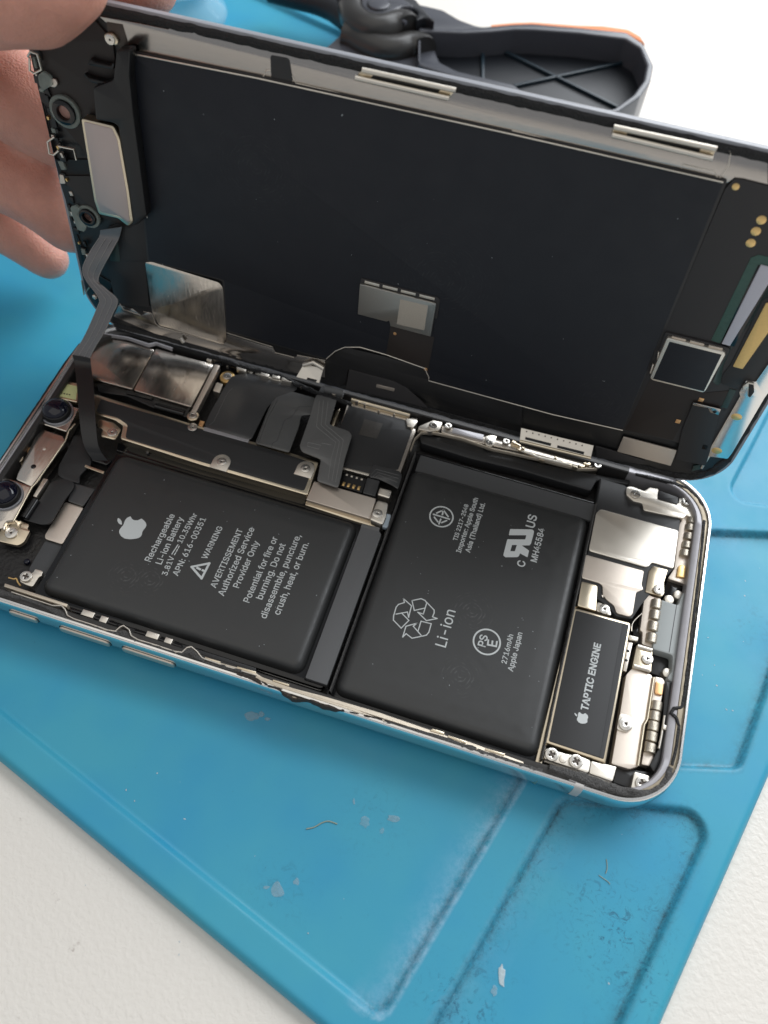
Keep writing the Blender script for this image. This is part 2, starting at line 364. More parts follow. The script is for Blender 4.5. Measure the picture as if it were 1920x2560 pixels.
# ================================================================== the setting: white table top
def struct(o): o['kind'] = 'structure'; return o
ZT = -.30
def table_mat():
    m = mat('white_laminate', (.80, .76, .70), .42); nt = m.node_tree; N, L = nt.nodes, nt.links; b = N['Principled BSDF']
    tc = N.new('ShaderNodeTexCoord')
    n = N.new('ShaderNodeTexNoise'); n.inputs['Scale'].default_value = 11; n.inputs['Detail'].default_value = 2; n.inputs['Distortion'].default_value = .25; L.new(tc.outputs['Object'], n.inputs['Vector'])
    mr = N.new('ShaderNodeMapRange'); mr.inputs[1].default_value = .36; mr.inputs[2].default_value = .66; L.new(n.outputs[0], mr.inputs[0])
    bp = N.new('ShaderNodeBump'); bp.inputs['Strength'].default_value = .30; bp.inputs['Distance'].default_value = .013; L.new(mr.outputs[0], bp.inputs['Height']); L.new(bp.outputs[0], b.inputs['Normal'])
    n2 = N.new('ShaderNodeTexNoise'); n2.inputs['Scale'].default_value = 2.2; n2.inputs['Detail'].default_value = 8; n2.inputs['Roughness'].default_value = .75; L.new(tc.outputs['Object'], n2.inputs['Vector'])
    r2 = N.new('ShaderNodeValToRGB'); r2.color_ramp.elements[0].position = .27; r2.color_ramp.elements[0].color = (.30, .24, .20, 1); r2.color_ramp.elements[1].position = .36; r2.color_ramp.elements[1].color = (.80, .76, .70, 1)
    L.new(n2.outputs[0], r2.inputs[0]); L.new(r2.outputs[0], b.inputs['Base Color'])
    return m
tb = bmesh.new(); bmesh.ops.create_grid(tb, x_segments=1, y_segments=1, size=1)
for v in tb.verts: v.co = (v.co.x * 70 + 8, v.co.y * 55 + 18, ZT)
g = bmesh.ops.extrude_face_region(tb, geom=list(tb.faces)); bmesh.ops.translate(tb, verts=[e for e in g['geom'] if isinstance(e, bmesh.types.BMVert)], vec=(0, 0, -2.5))
bmesh.ops.recalc_face_normals(tb, faces=tb.faces); me = bpy.data.meshes.new('table_top'); tb.to_mesh(me); tb.free(); me.materials.append(table_mat())
tab = struct(link('table_top', me)); tab['label'] = 'white table top with a fine pebbled surface under the blue mat'

# ================================================================== the blue silicone mat: one moulded sheet, compartments sunk between ridges
MA = R(-17.2); ea, eb = Vector((math.cos(MA), math.sin(MA))), Vector((-math.sin(MA), math.cos(MA)))
def to_ab(p): return (p[0] * ea.x + p[1] * ea.y, p[0] * eb.x + p[1] * eb.y)
def sd_poly(px, py, poly, r):                    # signed distance (inside negative) to a polygon with rounded corners
    poly = grow(poly, -r); d = np.full(px.shape, 1e9); s = np.ones(px.shape); n = len(poly)
    for i in range(n):
        ax, ay = poly[i - 1]; bx, by = poly[i]; ex, ey = bx - ax, by - ay; wx, wy = px - ax, py - ay
        t = np.clip((wx * ex + wy * ey) / (ex * ex + ey * ey), 0, 1); d = np.minimum(d, (wx - ex * t) ** 2 + (wy - ey * t) ** 2)
        c1, c2, c3 = py >= ay, py < by, ex * wy > ey * wx
        s = np.where((c1 & c2 & c3) | (~c1 & ~c2 & ~c3), -s, s)
    return s * np.sqrt(d) - r
comps = [([(-13.5, -.945), (11.28, -.945), (11.28, 9), (9.5, 20.6), (-13.5, 20.6)], .28),
         ([(11.98, -.95), (14.43, -.95), (14.43, 5.10), (12.02, 3.72)], .38),
         ([to_ab(p) for p in ((12.2, .50), (14.614, 1.209), (15.60, 1.49), (15.986, 3.22), (16.75, 7.08), (12.5, 5.83))], .25),
         ([to_ab(p) for p in ((12.6, 6.45), (17.0, 7.76), (18.6, 14.0), (16.6, 14.0), (14.72, 7.30), (14.0, 6.87))][1:5], .35)]
a0, a1, b0, b1 = -14.2, 14.97, -1.55, 21.8; st = .046
na, nb = int((a1 - a0) / st) + 1, int((b1 - b0) / st) + 1
ga, gb = np.meshgrid(np.linspace(a0, a1, na), np.linspace(b0, b1, nb), indexing='ij')
zz = np.zeros(ga.shape); grime = np.zeros(ga.shape); worn = np.zeros(ga.shape)
for i, (poly, r) in enumerate(comps):
    sd = sd_poly(ga, gb, poly, r); w = .085; t = np.clip((-sd + w * .25) / w, 0, 1); t = t * t * (3 - 2 * t); zz -= .13 * t
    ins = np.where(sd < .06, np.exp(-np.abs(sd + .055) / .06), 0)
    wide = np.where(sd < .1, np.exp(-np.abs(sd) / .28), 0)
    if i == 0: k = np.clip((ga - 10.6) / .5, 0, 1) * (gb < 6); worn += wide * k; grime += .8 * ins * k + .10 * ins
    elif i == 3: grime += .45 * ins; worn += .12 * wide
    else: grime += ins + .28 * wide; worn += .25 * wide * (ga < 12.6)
edge = np.minimum.reduce([ga - a0, a1 - ga, gb - b0, b1 - gb]); zz -= .12 * np.clip(1 - edge / .14, 0, 1) ** 2
zz += .006 * np.sin(ga * 1.3 + 1) * np.sin(gb * 1.7)
V = np.stack([ga, gb, zz], -1).reshape(-1, 3); idx = np.arange(na * nb).reshape(na, nb)
F = np.stack([idx[:-1, :-1], idx[1:, :-1], idx[1:, 1:], idx[:-1, 1:]], -1).reshape(-1, 4)
ring = np.concatenate([idx[:, 0], idx[-1, 1:], idx[-2::-1, -1], idx[0, -2:0:-1]]); rv = V[ring].copy(); rv[:, 2] = ZT + .002
base = len(V); V = np.concatenate([V, rv]); k = len(ring); r0 = ring; r1 = np.arange(base, base + k)
F = np.concatenate([F, np.stack([r0, r1, np.roll(r1, -1), np.roll(r0, -1)], -1)])
me = bpy.data.meshes.new('mat_sheet'); me.vertices.add(len(V)); me.vertices.foreach_set('co', V.ravel().astype('f')); me.loops.add(F.size); me.loops.foreach_set('vertex_index', F.ravel().astype('i'))
me.polygons.add(len(F)); me.polygons.foreach_set('loop_start', np.arange(0, F.size, 4).astype('i')); me.update(calc_edges=True); me.validate()
scuff = np.zeros(ga.shape)
for px_, py_, rr_, k_ in ((1545, 2330, .75, 1.), (1600, 2440, .5, .9), (1130, 2500, .45, 1.), (1180, 2545, .4, .8), (1480, 2240, .4, .6), (700, 2220, .5, .35), (1250, 2440, .3, .3), (940, 2050, .6, .25), (1880, 1560, .5, .3)):
    q_ = to_ab(B([(px_, py_)], -.1)[0]); scuff = np.maximum(scuff, k_ * np.exp(-((ga - q_[0]) ** 2 + (gb - q_[1]) ** 2) / rr_ ** 2))
scuff = np.maximum(scuff, .55 * np.exp(-np.abs(sd_poly(ga, gb, comps[1][0], .38) + .2) / .22))
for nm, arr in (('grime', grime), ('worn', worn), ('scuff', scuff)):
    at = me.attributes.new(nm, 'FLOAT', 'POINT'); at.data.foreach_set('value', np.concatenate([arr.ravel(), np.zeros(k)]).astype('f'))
def silicone():
    col = (.033, .32, .515); m = mat('blue_silicone', col, .43, spec=.45); nt = m.node_tree; N, L = nt.nodes, nt.links; b = N['Principled BSDF']
    tc = N.new('ShaderNodeTexCoord')
    def noi(sc, det, rough=.6, dist=0):
        n = N.new('ShaderNodeTexNoise'); n.inputs['Scale'].default_value = sc; n.inputs['Detail'].default_value = det; n.inputs['Roughness'].default_value = rough; n.inputs['Distortion'].default_value = dist; L.new(tc.outputs['Object'], n.inputs['Vector']); return n.outputs[0]
    def mr(x, a, c, lo=0, hi=1):
        r = N.new('ShaderNodeMapRange'); r.inputs[1].default_value = a; r.inputs[2].default_value = c; r.inputs[3].default_value = lo; r.inputs[4].default_value = hi; L.new(x, r.inputs[0]); return r.outputs[0]
    def mul(x, y):
        q = N.new('ShaderNodeMath'); q.operation = 'MULTIPLY'; L.new(x, q.inputs[0])
        if isinstance(y, float): q.inputs[1].default_value = y
        else: L.new(y, q.inputs[1])
        q.use_clamp = True; return q.outputs[0]
    def mix(fac, c0, c1):
        q = N.new('ShaderNodeMix'); q.data_type = 'RGBA'; L.new(fac, q.inputs[0])
        for i, c in ((6, c0), (7, c1)):
            if isinstance(c, tuple): q.inputs[i].default_value = (*c, 1)
            else: L.new(c, q.inputs[i])
        return q.outputs[2]
    at = {}
    for nm in ('grime', 'worn', 'scuff'):
        q = N.new('ShaderNodeAttribute'); q.attribute_name = nm; at[nm] = q.outputs['Fac']
    c = mix(mr(noi(.35, 3), .35, .65), (.032, .312, .505), (.048, .352, .49))
    c = mix(mr(noi(11, 5, .7), .66, .74, 0, .35), c, (.02, .13, .20))                      # small dark specks
    c = mix(mul(at['worn'], mr(noi(2.2, 10, .9), .40, .60)), c, (.30, .53, .70))               # pale wear along the ridge
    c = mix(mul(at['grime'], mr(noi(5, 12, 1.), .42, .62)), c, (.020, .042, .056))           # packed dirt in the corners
    c = mix(mr(noi(3.2, 7, .75, 1.2), .735, .77, 0, .5), c, (.30, .52, .66))                # flakes of dried flux
    c = mix(mul(at['scuff'], mr(noi(6, 9, .8, 1.5), .54, .60)), c, (.016, .12, .20))           # scuffed dark marks
    c = mix(mul(at['scuff'], mr(noi(9, 9, .85, .8), .63, .66)), c, (.30, .48, .60))
    L.new(c, b.inputs['Base Color'])
    L.new(mr(noi(1.1, 5), .3, .7, .36, .54), b.inputs['Roughness'])
    bp = N.new('ShaderNodeBump'); bp.inputs['Strength'].default_value = .10; bp.inputs['Distance'].default_value = .02; L.new(noi(60, 3), bp.inputs['Height']); L.new(bp.outputs[0], b.inputs['Normal'])
    return m
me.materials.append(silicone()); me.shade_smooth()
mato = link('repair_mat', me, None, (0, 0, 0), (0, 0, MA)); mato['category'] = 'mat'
mato['label'] = 'blue silicone work mat with sunken compartments and grimy ridges under the opened phone'

# loose bits lying on the mat
def fibre(pts, r, m, label):
    o = link('fibre', finish(tube_mesh(smoothpath([U3(x, y, -.12) for x, y in pts], 5), r, 6), m, 60)); o['label'] = label; o['category'] = 'fibre'; o['group'] = 'stray fibres on the blue mat'; return o
fibre([(766, 2072), (785, 2068), (805, 2057), (822, 2053), (843, 2060)], .012, M['fibre'], 'curved olive fibre on the blue mat in front of the phone')
fibre([(1514, 2184), (1518, 2170), (1516, 2148)], .008, M['fibre'], 'short dark fibre on the blue mat below the phone corner')
fibre([(1497, 2188), (1521, 2205), (1524, 2211)], .007, M['fibre'], 'thin dark scrap in the narrow compartment')
bits = bmesh.new()
for i in range(30):
    x, y = random.choice([(random.uniform(150, 900), random.uniform(1850, 2400)), (random.uniform(1250, 1750), random.uniform(2050, 2540)), (random.uniform(1730, 1910), random.uniform(1350, 1800))])
    p = U3(x, y, -.128); s = random.uniform(.005, .015); mb = bmesh.ops.create_icosphere(bits, subdivisions=1, radius=s, matrix=Matrix.Translation(p) @ Matrix.Rotation(random.uniform(0, 3), 4, 'Z') @ Matrix.Diagonal((random.uniform(1, 2.6), 1, .4, 1)))
me = bpy.data.meshes.new('lint'); bits.to_mesh(me); bits.free(); o = link('lint', finish(me, M['lint'])); o['kind'] = 'stuff'; o['label'] = 'specks of pale lint scattered on the blue mat'
def flakes(name, groups, label, m='dried'):
    for n_, (cx, cy, rx, ry) in enumerate(groups):
        pts = []
        for k in range(13):
            a = 2 * math.pi * k / 13; w = .6 + .5 * random.random(); pts.append((cx + rx * w * math.cos(a), cy + ry * w * math.sin(a)))
        o = link(name, finish(plate_mesh([rnd(B(pts, -.128), .05)], -.128, -.122, .002), M[m])); o['label'] = label; o['category'] = 'glue residue'; o['group'] = 'dried glue spots on the blue mat'
M['dried'] = mat('dried_glue', (.36, .58, .68), .35, alpha=.30, bump=.5, bscale=25, var=.3, vscale=20)
M['dried_white'] = mat('white_glue', (.62, .74, .78), .4, alpha=.62, bump=.7, bscale=18, var=.25, vscale=9)
flakes('dried_glue', [(628, 1790, 20, 16)], 'pale dried glue spot on the blue mat just in front of the long phone edge')
flakes('dried_glue', [(653, 1786, 8, 10)], 'small glue flake touching the spot in front of the long phone edge')
flakes('dried_glue', [(668, 1798, 8, 6)], 'smallest glue flake, right of the spot in front of the phone edge')
flakes('dried_glue', [(912, 2056, 14, 16)], 'pale glue ring on the blue mat, left of the larger flaky spot')
flakes('dried_glue', [(985, 2046, 19, 12)], 'flaky pale glue spot on the blue mat near the ridge of the large compartment')
flakes('dried_glue', [(955, 2078, 6, 10)], 'little pale glue sliver between the glue ring and the flaky spot')
flakes('dried_glue', [(885, 2004, 4, 8)], 'tiny pale glue speck above the curved olive fibre')
flakes('dried_glue', [(694, 2226, 18, 22)], 'ragged whitish glue smear in the front part of the large compartment')
flakes('dried_glue', [(742, 2204, 9, 10)], 'small whitish flake right of the ragged glue smear')
flakes('dried_glue', [(665, 2218, 10, 5)], 'thin whitish flake left of the ragged glue smear')
flakes('dried_glue', [(1254, 2440, 11, 34)], 'long white glue smear in the narrow compartment', 'dried_white')
flakes('dried_glue', [(1236, 2478, 9, 16)], 'smaller whitish glue patch at the lower end of the long smear')

# ================================================================== the opened phone body
PH = thing('phone_body', (7.18, 3.545, 0), 'opened silver phone body with two black batteries, lying on the blue mat', 'phone')
Lx, Wy, RC = 14.36, 7.09, 1.12
fr = link('frame', finish(sweep(0, 0, Lx, Wy, RC, [(.42, .14), (.42, .0), (.30, .004), (.14, .04), (.05, .13), (.012, .24), (0, .37), (0, .56), (.008, .66), (.03, .72), (.05, .742), (.085, .742), (.115, .70), (.115, .60)]), M['frame'], 40), PH)
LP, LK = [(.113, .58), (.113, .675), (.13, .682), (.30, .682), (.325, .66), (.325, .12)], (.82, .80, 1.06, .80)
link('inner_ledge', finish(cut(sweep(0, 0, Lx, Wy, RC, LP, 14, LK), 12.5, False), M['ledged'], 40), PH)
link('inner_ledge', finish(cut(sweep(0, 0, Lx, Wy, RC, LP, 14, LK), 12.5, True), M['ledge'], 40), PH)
link('stained_rim', finish(cut(sweep(0, 0, Lx, Wy, RC, [(.114, .60), (.116, .70), (.13, .706), (.205, .70), (.215, .68)]), 13.5, True), M['rimdirt'], 40), PH)
plate('back_glass', rrect(.36, .36, Lx - .36, Wy - .36, .8), .06, .14, M['floor'], PH, 0)
# side buttons and antenna band on the near long side
def side_button(p, q, z0, z1):
    a, b = A(*p, 0), A(*q, 0); cx, L = (a.x + b.x) / 2, abs(b.x - a.x)
    me = plate_mesh([rnd(rect((-L / 2, z0), (L / 2, z1)), (z1 - z0) * .48, 6)], 0, .075, .02, 2); me.transform(Matrix.Rotation(R(90), 4, 'X')); me.transform(Matrix.Translation((cx, .035, 0)))
    o = link('side_button', finish(me, M['satin']), fr)
    me2 = plate_mesh([rnd(rect((-L / 2 - .02, z0 - .02), (L / 2 + .02, z1 + .02)), (z1 - z0) * .5, 6)], 0, .05, .004); me2.transform(Matrix.Rotation(R(90), 4, 'X')); me2.transform(Matrix.Translation((cx, .046, 0)))
    link('button_gap', finish(me2, M['black']), fr); return o
side_button((34, 1538), (96, 1552), .28, .46); side_button((152, 1570), (278, 1613), .27, .47); side_button((312, 1627), (440, 1667), .27, .47)
x0 = B(T3((0, 0)), 0)
ab = U3(1490, 1985, .62).x
me = sweep(0, 0, Lx, Wy, RC, [(.296, .002), (.137, .037), (.046, .128), (.008, .24), (-.004, .37), (-.004, .56), (.004, .662), (.027, .723), (.055, .746), (.10, .746)], 14)
bm = bmesh.new(); bm.from_mesh(me); bmesh.ops.bisect_plane(bm, geom=list(bm.verts) + list(bm.edges) + list(bm.faces), plane_co=(12.60, 0, 0), plane_no=(1, 0, 0), clear_inner=True); bmesh.ops.bisect_plane(bm, geom=list(bm.verts) + list(bm.edges) + list(bm.faces), plane_co=(12.75, 0, 0), plane_no=(1, 0, 0), clear_outer=True)
bm.to_mesh(me); bm.free(); link('antenna_band', finish(me, M['antenna'], 50), fr)

# foam and glue left on the rim
def along(pts, z): return [Vector(p) for p in B(pts, z)]
rim = along([(-60, 1470), (0, 1482), (60, 1497), (110, 1515)], .69)
band('adhesive_residue', rim, [.14, .16, .10, .07], .68, .05, M['adhesive'], PH, .035, 1)
band('adhesive_residue', along(F5((240, 290), (330, 320), (380, 345), (430, 385), (600, 430), (740, 475), (800, 475), (840, 500), (900, 535), (1050, 575), (1180, 610), (1230, 590), (1290, 640), (1420, 685), (1659, 760)), .69), [.05, .12, .17, .10, .075, .08, .17, .15, .08, .07, .08, .16, .14, .10, .10], .68, .045, M['adhesive'], PH, .045, 2)
band('brown_glue', along(F6((240, 222), (370, 265), (440, 300), (540, 330), (600, 385), (720, 395), (800, 425), (880, 450), (1000, 478), (1180, 520)), .70), [.06, .09, .05, .09, .06, .06, .09, .06, .04, .05], .68, .075, M['brownglue'], PH, .05, 3, .04, .9)
band('adhesive_residue', along(F7((150, 225), (300, 262), (500, 320), (700, 385), (900, 455), (1060, 510), (1180, 545)), .69), [.05, .09, .13, .13, .12, .12, .14], .68, .05, M['adhesive'], PH, .05, 4)
band('adhesive_residue', along(S3((250, 615), (360, 650), (480, 690), (640, 745), (760, 790), (900, 830), (1040, 850), (1130, 840), (1210, 790), (1270, 710), (1300, 620)), .69), [.12, .17, .20, .24, .21, .19, .17, .15, .14, .14, .11], .68, .06, M['adhesive'], PH, .05, 5)
band('gasket_line', along(S3((1310, 600), (1350, 440), (1372, 260), (1350, 190), (1305, 150), (1330, 105), (1390, 100)) + S2((1330, 990), (1355, 840), (1385, 600), (1420, 300), (1450, 60)) + S1((1395, 1050), (1440, 640), (1452, 490)), .69), .075, .685, .035, M['glue'], PH, .012, 6)
band('gasket_line', along(S1((1440, 365), (1390, 290), (1310, 215), (1200, 165), (1020, 120), (860, 85)), .69), [.06, .07, .08, .08, .09, .05], .68, .035, M['glue'], PH, .015, 7)
band('adhesive_residue', along([(255, 812), (300, 822), (380, 842), (440, 862), (520, 886), (600, 912), (700, 940), (800, 985), (880, 1010)], .69), [.16, .18, .14, .13, .12, .10, .10, .09, .08], .68, .05, M['glue'], PH, .04, 8)
band('gasket_line', along([(200, 860), (165, 905), (118, 975), (60, 1062), (10, 1140), (-60, 1240)], .69), .075, .68, .025, M['glue'], PH, .01, 9)

# ---------------- batteries, each with its printed marks
APPLE = [(345, 262), (356, 290), (384, 313), (430, 318), (462, 306), (487, 292), (520, 320), (545, 350), (550, 380), (537, 412), (512, 440), (496, 468), (492, 500), (475, 530), (440, 547), (390, 557), (330, 561), (268, 552), (220, 520), (196, 475), (200, 440), (225, 405), (250, 378), (262, 345), (272, 315), (300, 282)]
LEAF = [(180, 285), (205, 295), (228, 325), (235, 372), (210, 370), (182, 345), (172, 312)]
ZB = .60
def cell(x0, y0, x1, y1, label):                   # a foil pouch: flat middle, sides rolling down, faint dents
    nx, ny = int((x1 - x0) / .07), int((y1 - y0) / .07); bm = bmesh.new(); g = []
    for i in range(nx + 1):
        row = []
        for j in range(ny + 1):
            u, v = i / nx, j / ny; x, y = x0 + (x1 - x0) * u, y0 + (y1 - y0) * v
            dx, dy = min(x - x0, x1 - x), min(y - y0, y1 - y); rc = .22
            if dx < rc and dy < rc:                # round the corners in plan
                k = math.hypot(rc - dx, rc - dy); m_ = max(rc - dx, rc - dy, 1e-6); s_ = m_ / max(k, 1e-6)
                x += (x0 + rc - x if x < (x0 + x1) / 2 else x1 - rc - x) * (1 - s_); y += (y0 + rc - y if y < (y0 + y1) / 2 else y1 - rc - y) * (1 - s_)
                d = rc - max(rc - dx, rc - dy)
            else: d = min(dx, dy)
            t = max(0, 1 - d / .46); z = ZB - .018 * t - .14 * max(0, 1 - d / .17) ** 2.4
            z += .004 * noise.noise(Vector((x * 1.5, y * 1.5, 4))) * min(1, (1 - t) * 0 + t * 2) 
            row.append(bm.verts.new((x, y, z)))
        g.append(row)
    for i in range(nx):
        for j in range(ny): bm.faces.new((g[i][j], g[i + 1][j], g[i + 1][j + 1], g[i][j + 1]))
    rim_ = [e for e in bm.edges if len(e.link_faces) == 1]; ex = bmesh.ops.extrude_edge_only(bm, edges=rim_)
    for v in ex['geom']:
        if isinstance(v, bmesh.types.BMVert): v.co.z = .15
    bmesh.ops.recalc_face_normals(bm, faces=bm.faces); me = bpy.data.meshes.new('battery'); bm.to_mesh(me); bm.free()
    o = link('battery', finish(me, M['batt'], 65), PH); o['label'] = label; return o
b1 = cell(2.11, .50, 7.45, 3.88, 'wider black battery with the long printed warning')
b2 = cell(8.09, .36, 11.93, 5.55, 'taller black battery with round certification marks')
plate('battery_wall', rect((2.0, .40), (7.9, 3.98)), .14, .42, M['gloss'], PH, .03, .1)
plate('battery_wall', [(7.98, .26), (12.06, .26), (12.06, 6.02), (7.98, 6.02)], .14, .44, M['gloss'], PH, .03, .1)
for i, (x0_, x1_) in enumerate(((8.02, 8.075), (11.955, 12.02))):
    band('speckled_foam', [((x0_ + x1_) / 2, .35), ((x0_ + x1_) / 2, 5.9)], .055, .44, .16, M['adhesive'], PH, .015, 20 + i)
ZP = ZB + .0015
W = M['white']
flat('printed_logo', [rnd(B(W1(*APPLE), ZB), .02), rnd(B(W1(*LEAF), ZB), .02)], ZP, b1, W)
def tl(par, s, F, p, q, bold=.012, m=W, h=None):
    a, b = F(p, q); return text('printed_text', s, a, b, ZP, par, m, bold, h)
tl(b1, 'Rechargeable', W1, (600, 855), (921, 248)); tl(b1, 'Li-ion Battery', W1, (742, 890), (1033, 285))
tl(b1, '3.81V', W1, (815, 1035), (915, 790)); tl(b1, '10.35Whr', W1, (1008, 615), (1213, 237)); tl(b1, 'APN: 616-00351', W1, (955, 1040), (1325, 295))
strokes('printed_symbol', [(W1((880, 752), (958, 632)), False)] + [(W1((912 + 25 * k, 762 - 43 * k), (930 + 23 * k, 735 - 43 * k)), False) for k in range(3)], .02, ZP, b1, W)
tl(b1, 'WARNING', W1, (1330, 822), (1545, 398))
strokes('printed_symbol', [(W1((1135, 918), (1365, 872), (1265, 1068)), True), (W1((1208, 930), (1245, 950)), False), (W1((1278, 962), (1286, 966)), False)], .045, ZP, b1, W)
tl(b1, 'AVERTISSEMENT', W2, (305, 885), (662, 128)); tl(b1, 'Authorized Service', W2, (410, 990), (812, 112)); tl(b1, 'Provider Only', W2, (605, 885), (874, 285))
tl(b1, 'Potential for fire or', W2, (740, 1075), (1113, 232)); tl(b1, 'burning. Do not', W2, (908, 1035), (1215, 318)); tl(b1, 'disassemble, puncture,', W2, (958, 1282), (1412, 202)); tl(b1, 'crush, heat, or burn.', W2, (1133, 1235), (1517, 300))
tl(b2, 'TIS 2217-2548', W3, (945, 688), (1096, 220), .02); tl(b2, 'Importer: Apple South', W3, (993, 843), (1222, 135), .02); tl(b2, 'Asia (Thailand) Ltd.', W3, (1112, 842), (1312, 200), .02)
q = Vector(B(W3((744, 372)), ZB)[0]); flat('printed_mark', [circle(q, .252, 40), circle(q, .222, 40)], ZP, b2, W)
strokes('printed_mark', [(W3((640, 340), (848, 404)), False), (W3((768, 282), (832, 372)), False), (W3((770, 282), (757, 345)), False), (W3((683, 325), (742, 297)), False), (W3((652, 378), (698, 438)), False), (W3((735, 405), (712, 465)), False), (W3((748, 448), (812, 422)), False)], .032, ZP, b2, W)
flat('printed_mark', [rnd(B(W4((597, 325), (880, 330), (907, 350), (905, 375), (868, 515), (848, 537), (748, 538), (843, 605), (822, 692), (725, 640), (712, 675), (690, 690), (535, 690), (510, 668), (514, 640), (562, 457), (793, 460), (808, 405), (580, 405)), ZB), .012), B(W4((622, 532), (684, 532), (660, 612), (600, 612)), ZB)], ZP, b2, W)
tl(b2, 'US', W4, (908, 318), (948, 155), .02); tl(b2, 'C', W4, (785, 822), (795, 742), .02); tl(b2, 'MH45584', W4, (940, 760), (1046, 325), .02)
strokes('printed_recycling_mark', [(W5((200, 150), (285, 226), (255, 345), (243, 290), (125, 312)), False), (W5((200, 150), (212, 192), (150, 212), (126, 240), (100, 330), (98, 375), (178, 458), (258, 378), (182, 300)), False),
    (W5((290, 172), (385, 152), (425, 170), (443, 195), (408, 310)), False), (W5((290, 172), (314, 275), (428, 248)), False), (W5((443, 190), (520, 270), (520, 300), (503, 340), (552, 358), (440, 380), (350, 293), (408, 312)), False),
    (W5((345, 405), (228, 438), (194, 550), (230, 515), (290, 562), (400, 540), (440, 530), (465, 500), (490, 412), (384, 386), (352, 490)), False), (W5((345, 405), (303, 437), (392, 540)), False)], .021, ZP, b2, W)
tl(b2, 'Li-ion', W5, (640, 662), (743, 283), .005)
q = Vector(B(W5((1066, 600)), ZB)[0]); flat('printed_mark', [circle(q, .268, 44), circle(q, .236, 44)], ZP, b2, W)
tl(b2, 'PS', W5, (1048, 657), (1077, 540), .02); tl(b2, 'E', W5, (1168, 657), (1176, 592), .02)
tl(b2, '2716mAh', W5, (1268, 832), (1341, 530), .015); tl(b2, 'Apple Japan', W5, (1335, 912), (1436, 510), .015)
def specks(par, x0, y0, x1, y1, z, n, seed):
    rr = random.Random(seed); dm = bmesh.new()
    for i in range(n):
        s = rr.uniform(.003, .008); bmesh.ops.create_icosphere(dm, subdivisions=1, radius=s, matrix=Matrix.Translation((rr.uniform(x0, x1), rr.uniform(y0, y1), z)) @ Matrix.Rotation(rr.uniform(0, 3), 4, 'Z') @ Matrix.Diagonal((rr.uniform(1, 2.5), 1, .5, 1)))
    me = bpy.data.meshes.new('dust'); dm.to_mesh(me); dm.free(); o = link('dust', finish(me, M['lint']), par); o['kind'] = 'stuff'
specks(b1, 2.3, .7, 7.3, 3.7, ZB, 26, 5); specks(b2, 8.3, .6, 11.7, 5.2, ZB, 34, 6)
# pull tab between the cells, folded end of the tall cell
plate('pull_tab', B(T6((1045, 300), (1165, 335), (1175, 352)) + F6((822, 292), (682, 245)), .56), .42, .56, M['tabg'], PH, .01, .02)
plate('pull_tab_end', B(T6((1050, 280), (1165, 308), (1158, 338), (1042, 302)), .55), .40, .55, M['flexg'], PH, .01, .02)
plate('battery_fold', rect((8.16, 5.50), (11.99, 5.93)), .16, .50, M['foam'], PH, .02, .03)
plate('blue_tab', B(T6((1205, 215), (1240, 225), (1215, 312), (1165, 300)), .5), .40, .50, M['blue'], PH, .01, .04)

# ---------------- long board cover: steel tray with a black sheet on it
cov = [(248, 988), (480, 1060), (724, 1131), (797, 1155), (768, 1238), (500, 1161), (301, 1097), (308, 1064), (285, 1049), (196, 1022), (222, 984)]
cv = plate('board_cover', B(cov, .60), .20, .60, M['brass'], PH, .02, .05)
plate('black_sheet', grow(B([(251, 996), (480, 1064), (724, 1137), (788, 1158), (761, 1228), (500, 1154), (312, 1095), (318, 1062), (292, 1044), (238, 1030)], .615), -.01), .595, .615, M['soft'], cv, .006, .06)
fw = plate('cover_wall', B([(296, 1106), (500, 1169), (766, 1246), (762, 1272), (500, 1192), (290, 1126)], .40), .15, .40, M['gloss'], PH, .02, .02)
plates('wall_clips', [B(T2((355, 1003), (362, 985), (500, 1028), (497, 1050)), .44), B(T1((945, 790), (960, 780), (965, 810), (950, 815)), .44)], .2, .44, M['flex'], PH)
plate('screw_pad', B(T1((640, 590), (735, 612), (785, 655), (745, 725), (650, 700), (668, 655), (628, 640)), .625), .58, .625, M['brass'], cv, .012, .06)
for p in ((281, 1082), (482, 1069), (554, 1155), (764, 1172)):
    q = B([p], .62)[0]
    if p[0] > 490: plate('screw_tab', [(q[0] - .19, q[1] - .20)] + [(q[0] + .19 * math.cos(t), q[1] + .19 * math.sin(t)) for t in [math.pi * (1 - k / 10) for k in range(11)]] + [(q[0] + .19, q[1] - .20)], .59, .628, M['pale'], cv, .012)
    screw(p, .627, PH, .95, SCREWT)
plate('lower_bracket', B(T2((740, 992), (1140, 1105), (1102, 1238), (688, 1112)), .57), .30, .57, M['satin'], PH, .012, .02)
plate('bracket_block', B(T2((1150, 1112), (1222, 1132), (1205, 1225), (1182, 1275), (1098, 1240)), .64), .28, .64, M['pale'], PH, .03, .05)
screw(T2((1150, 1205))[0], .638, PH, .95, SCREWT)
plate('cover_ledge', B(T2((690, 1118), (1098, 1245), (1150, 1275), (1140, 1290), (1000, 1250), (680, 1145)), .45), .2, .45, M['brass'], PH, .01, .02)

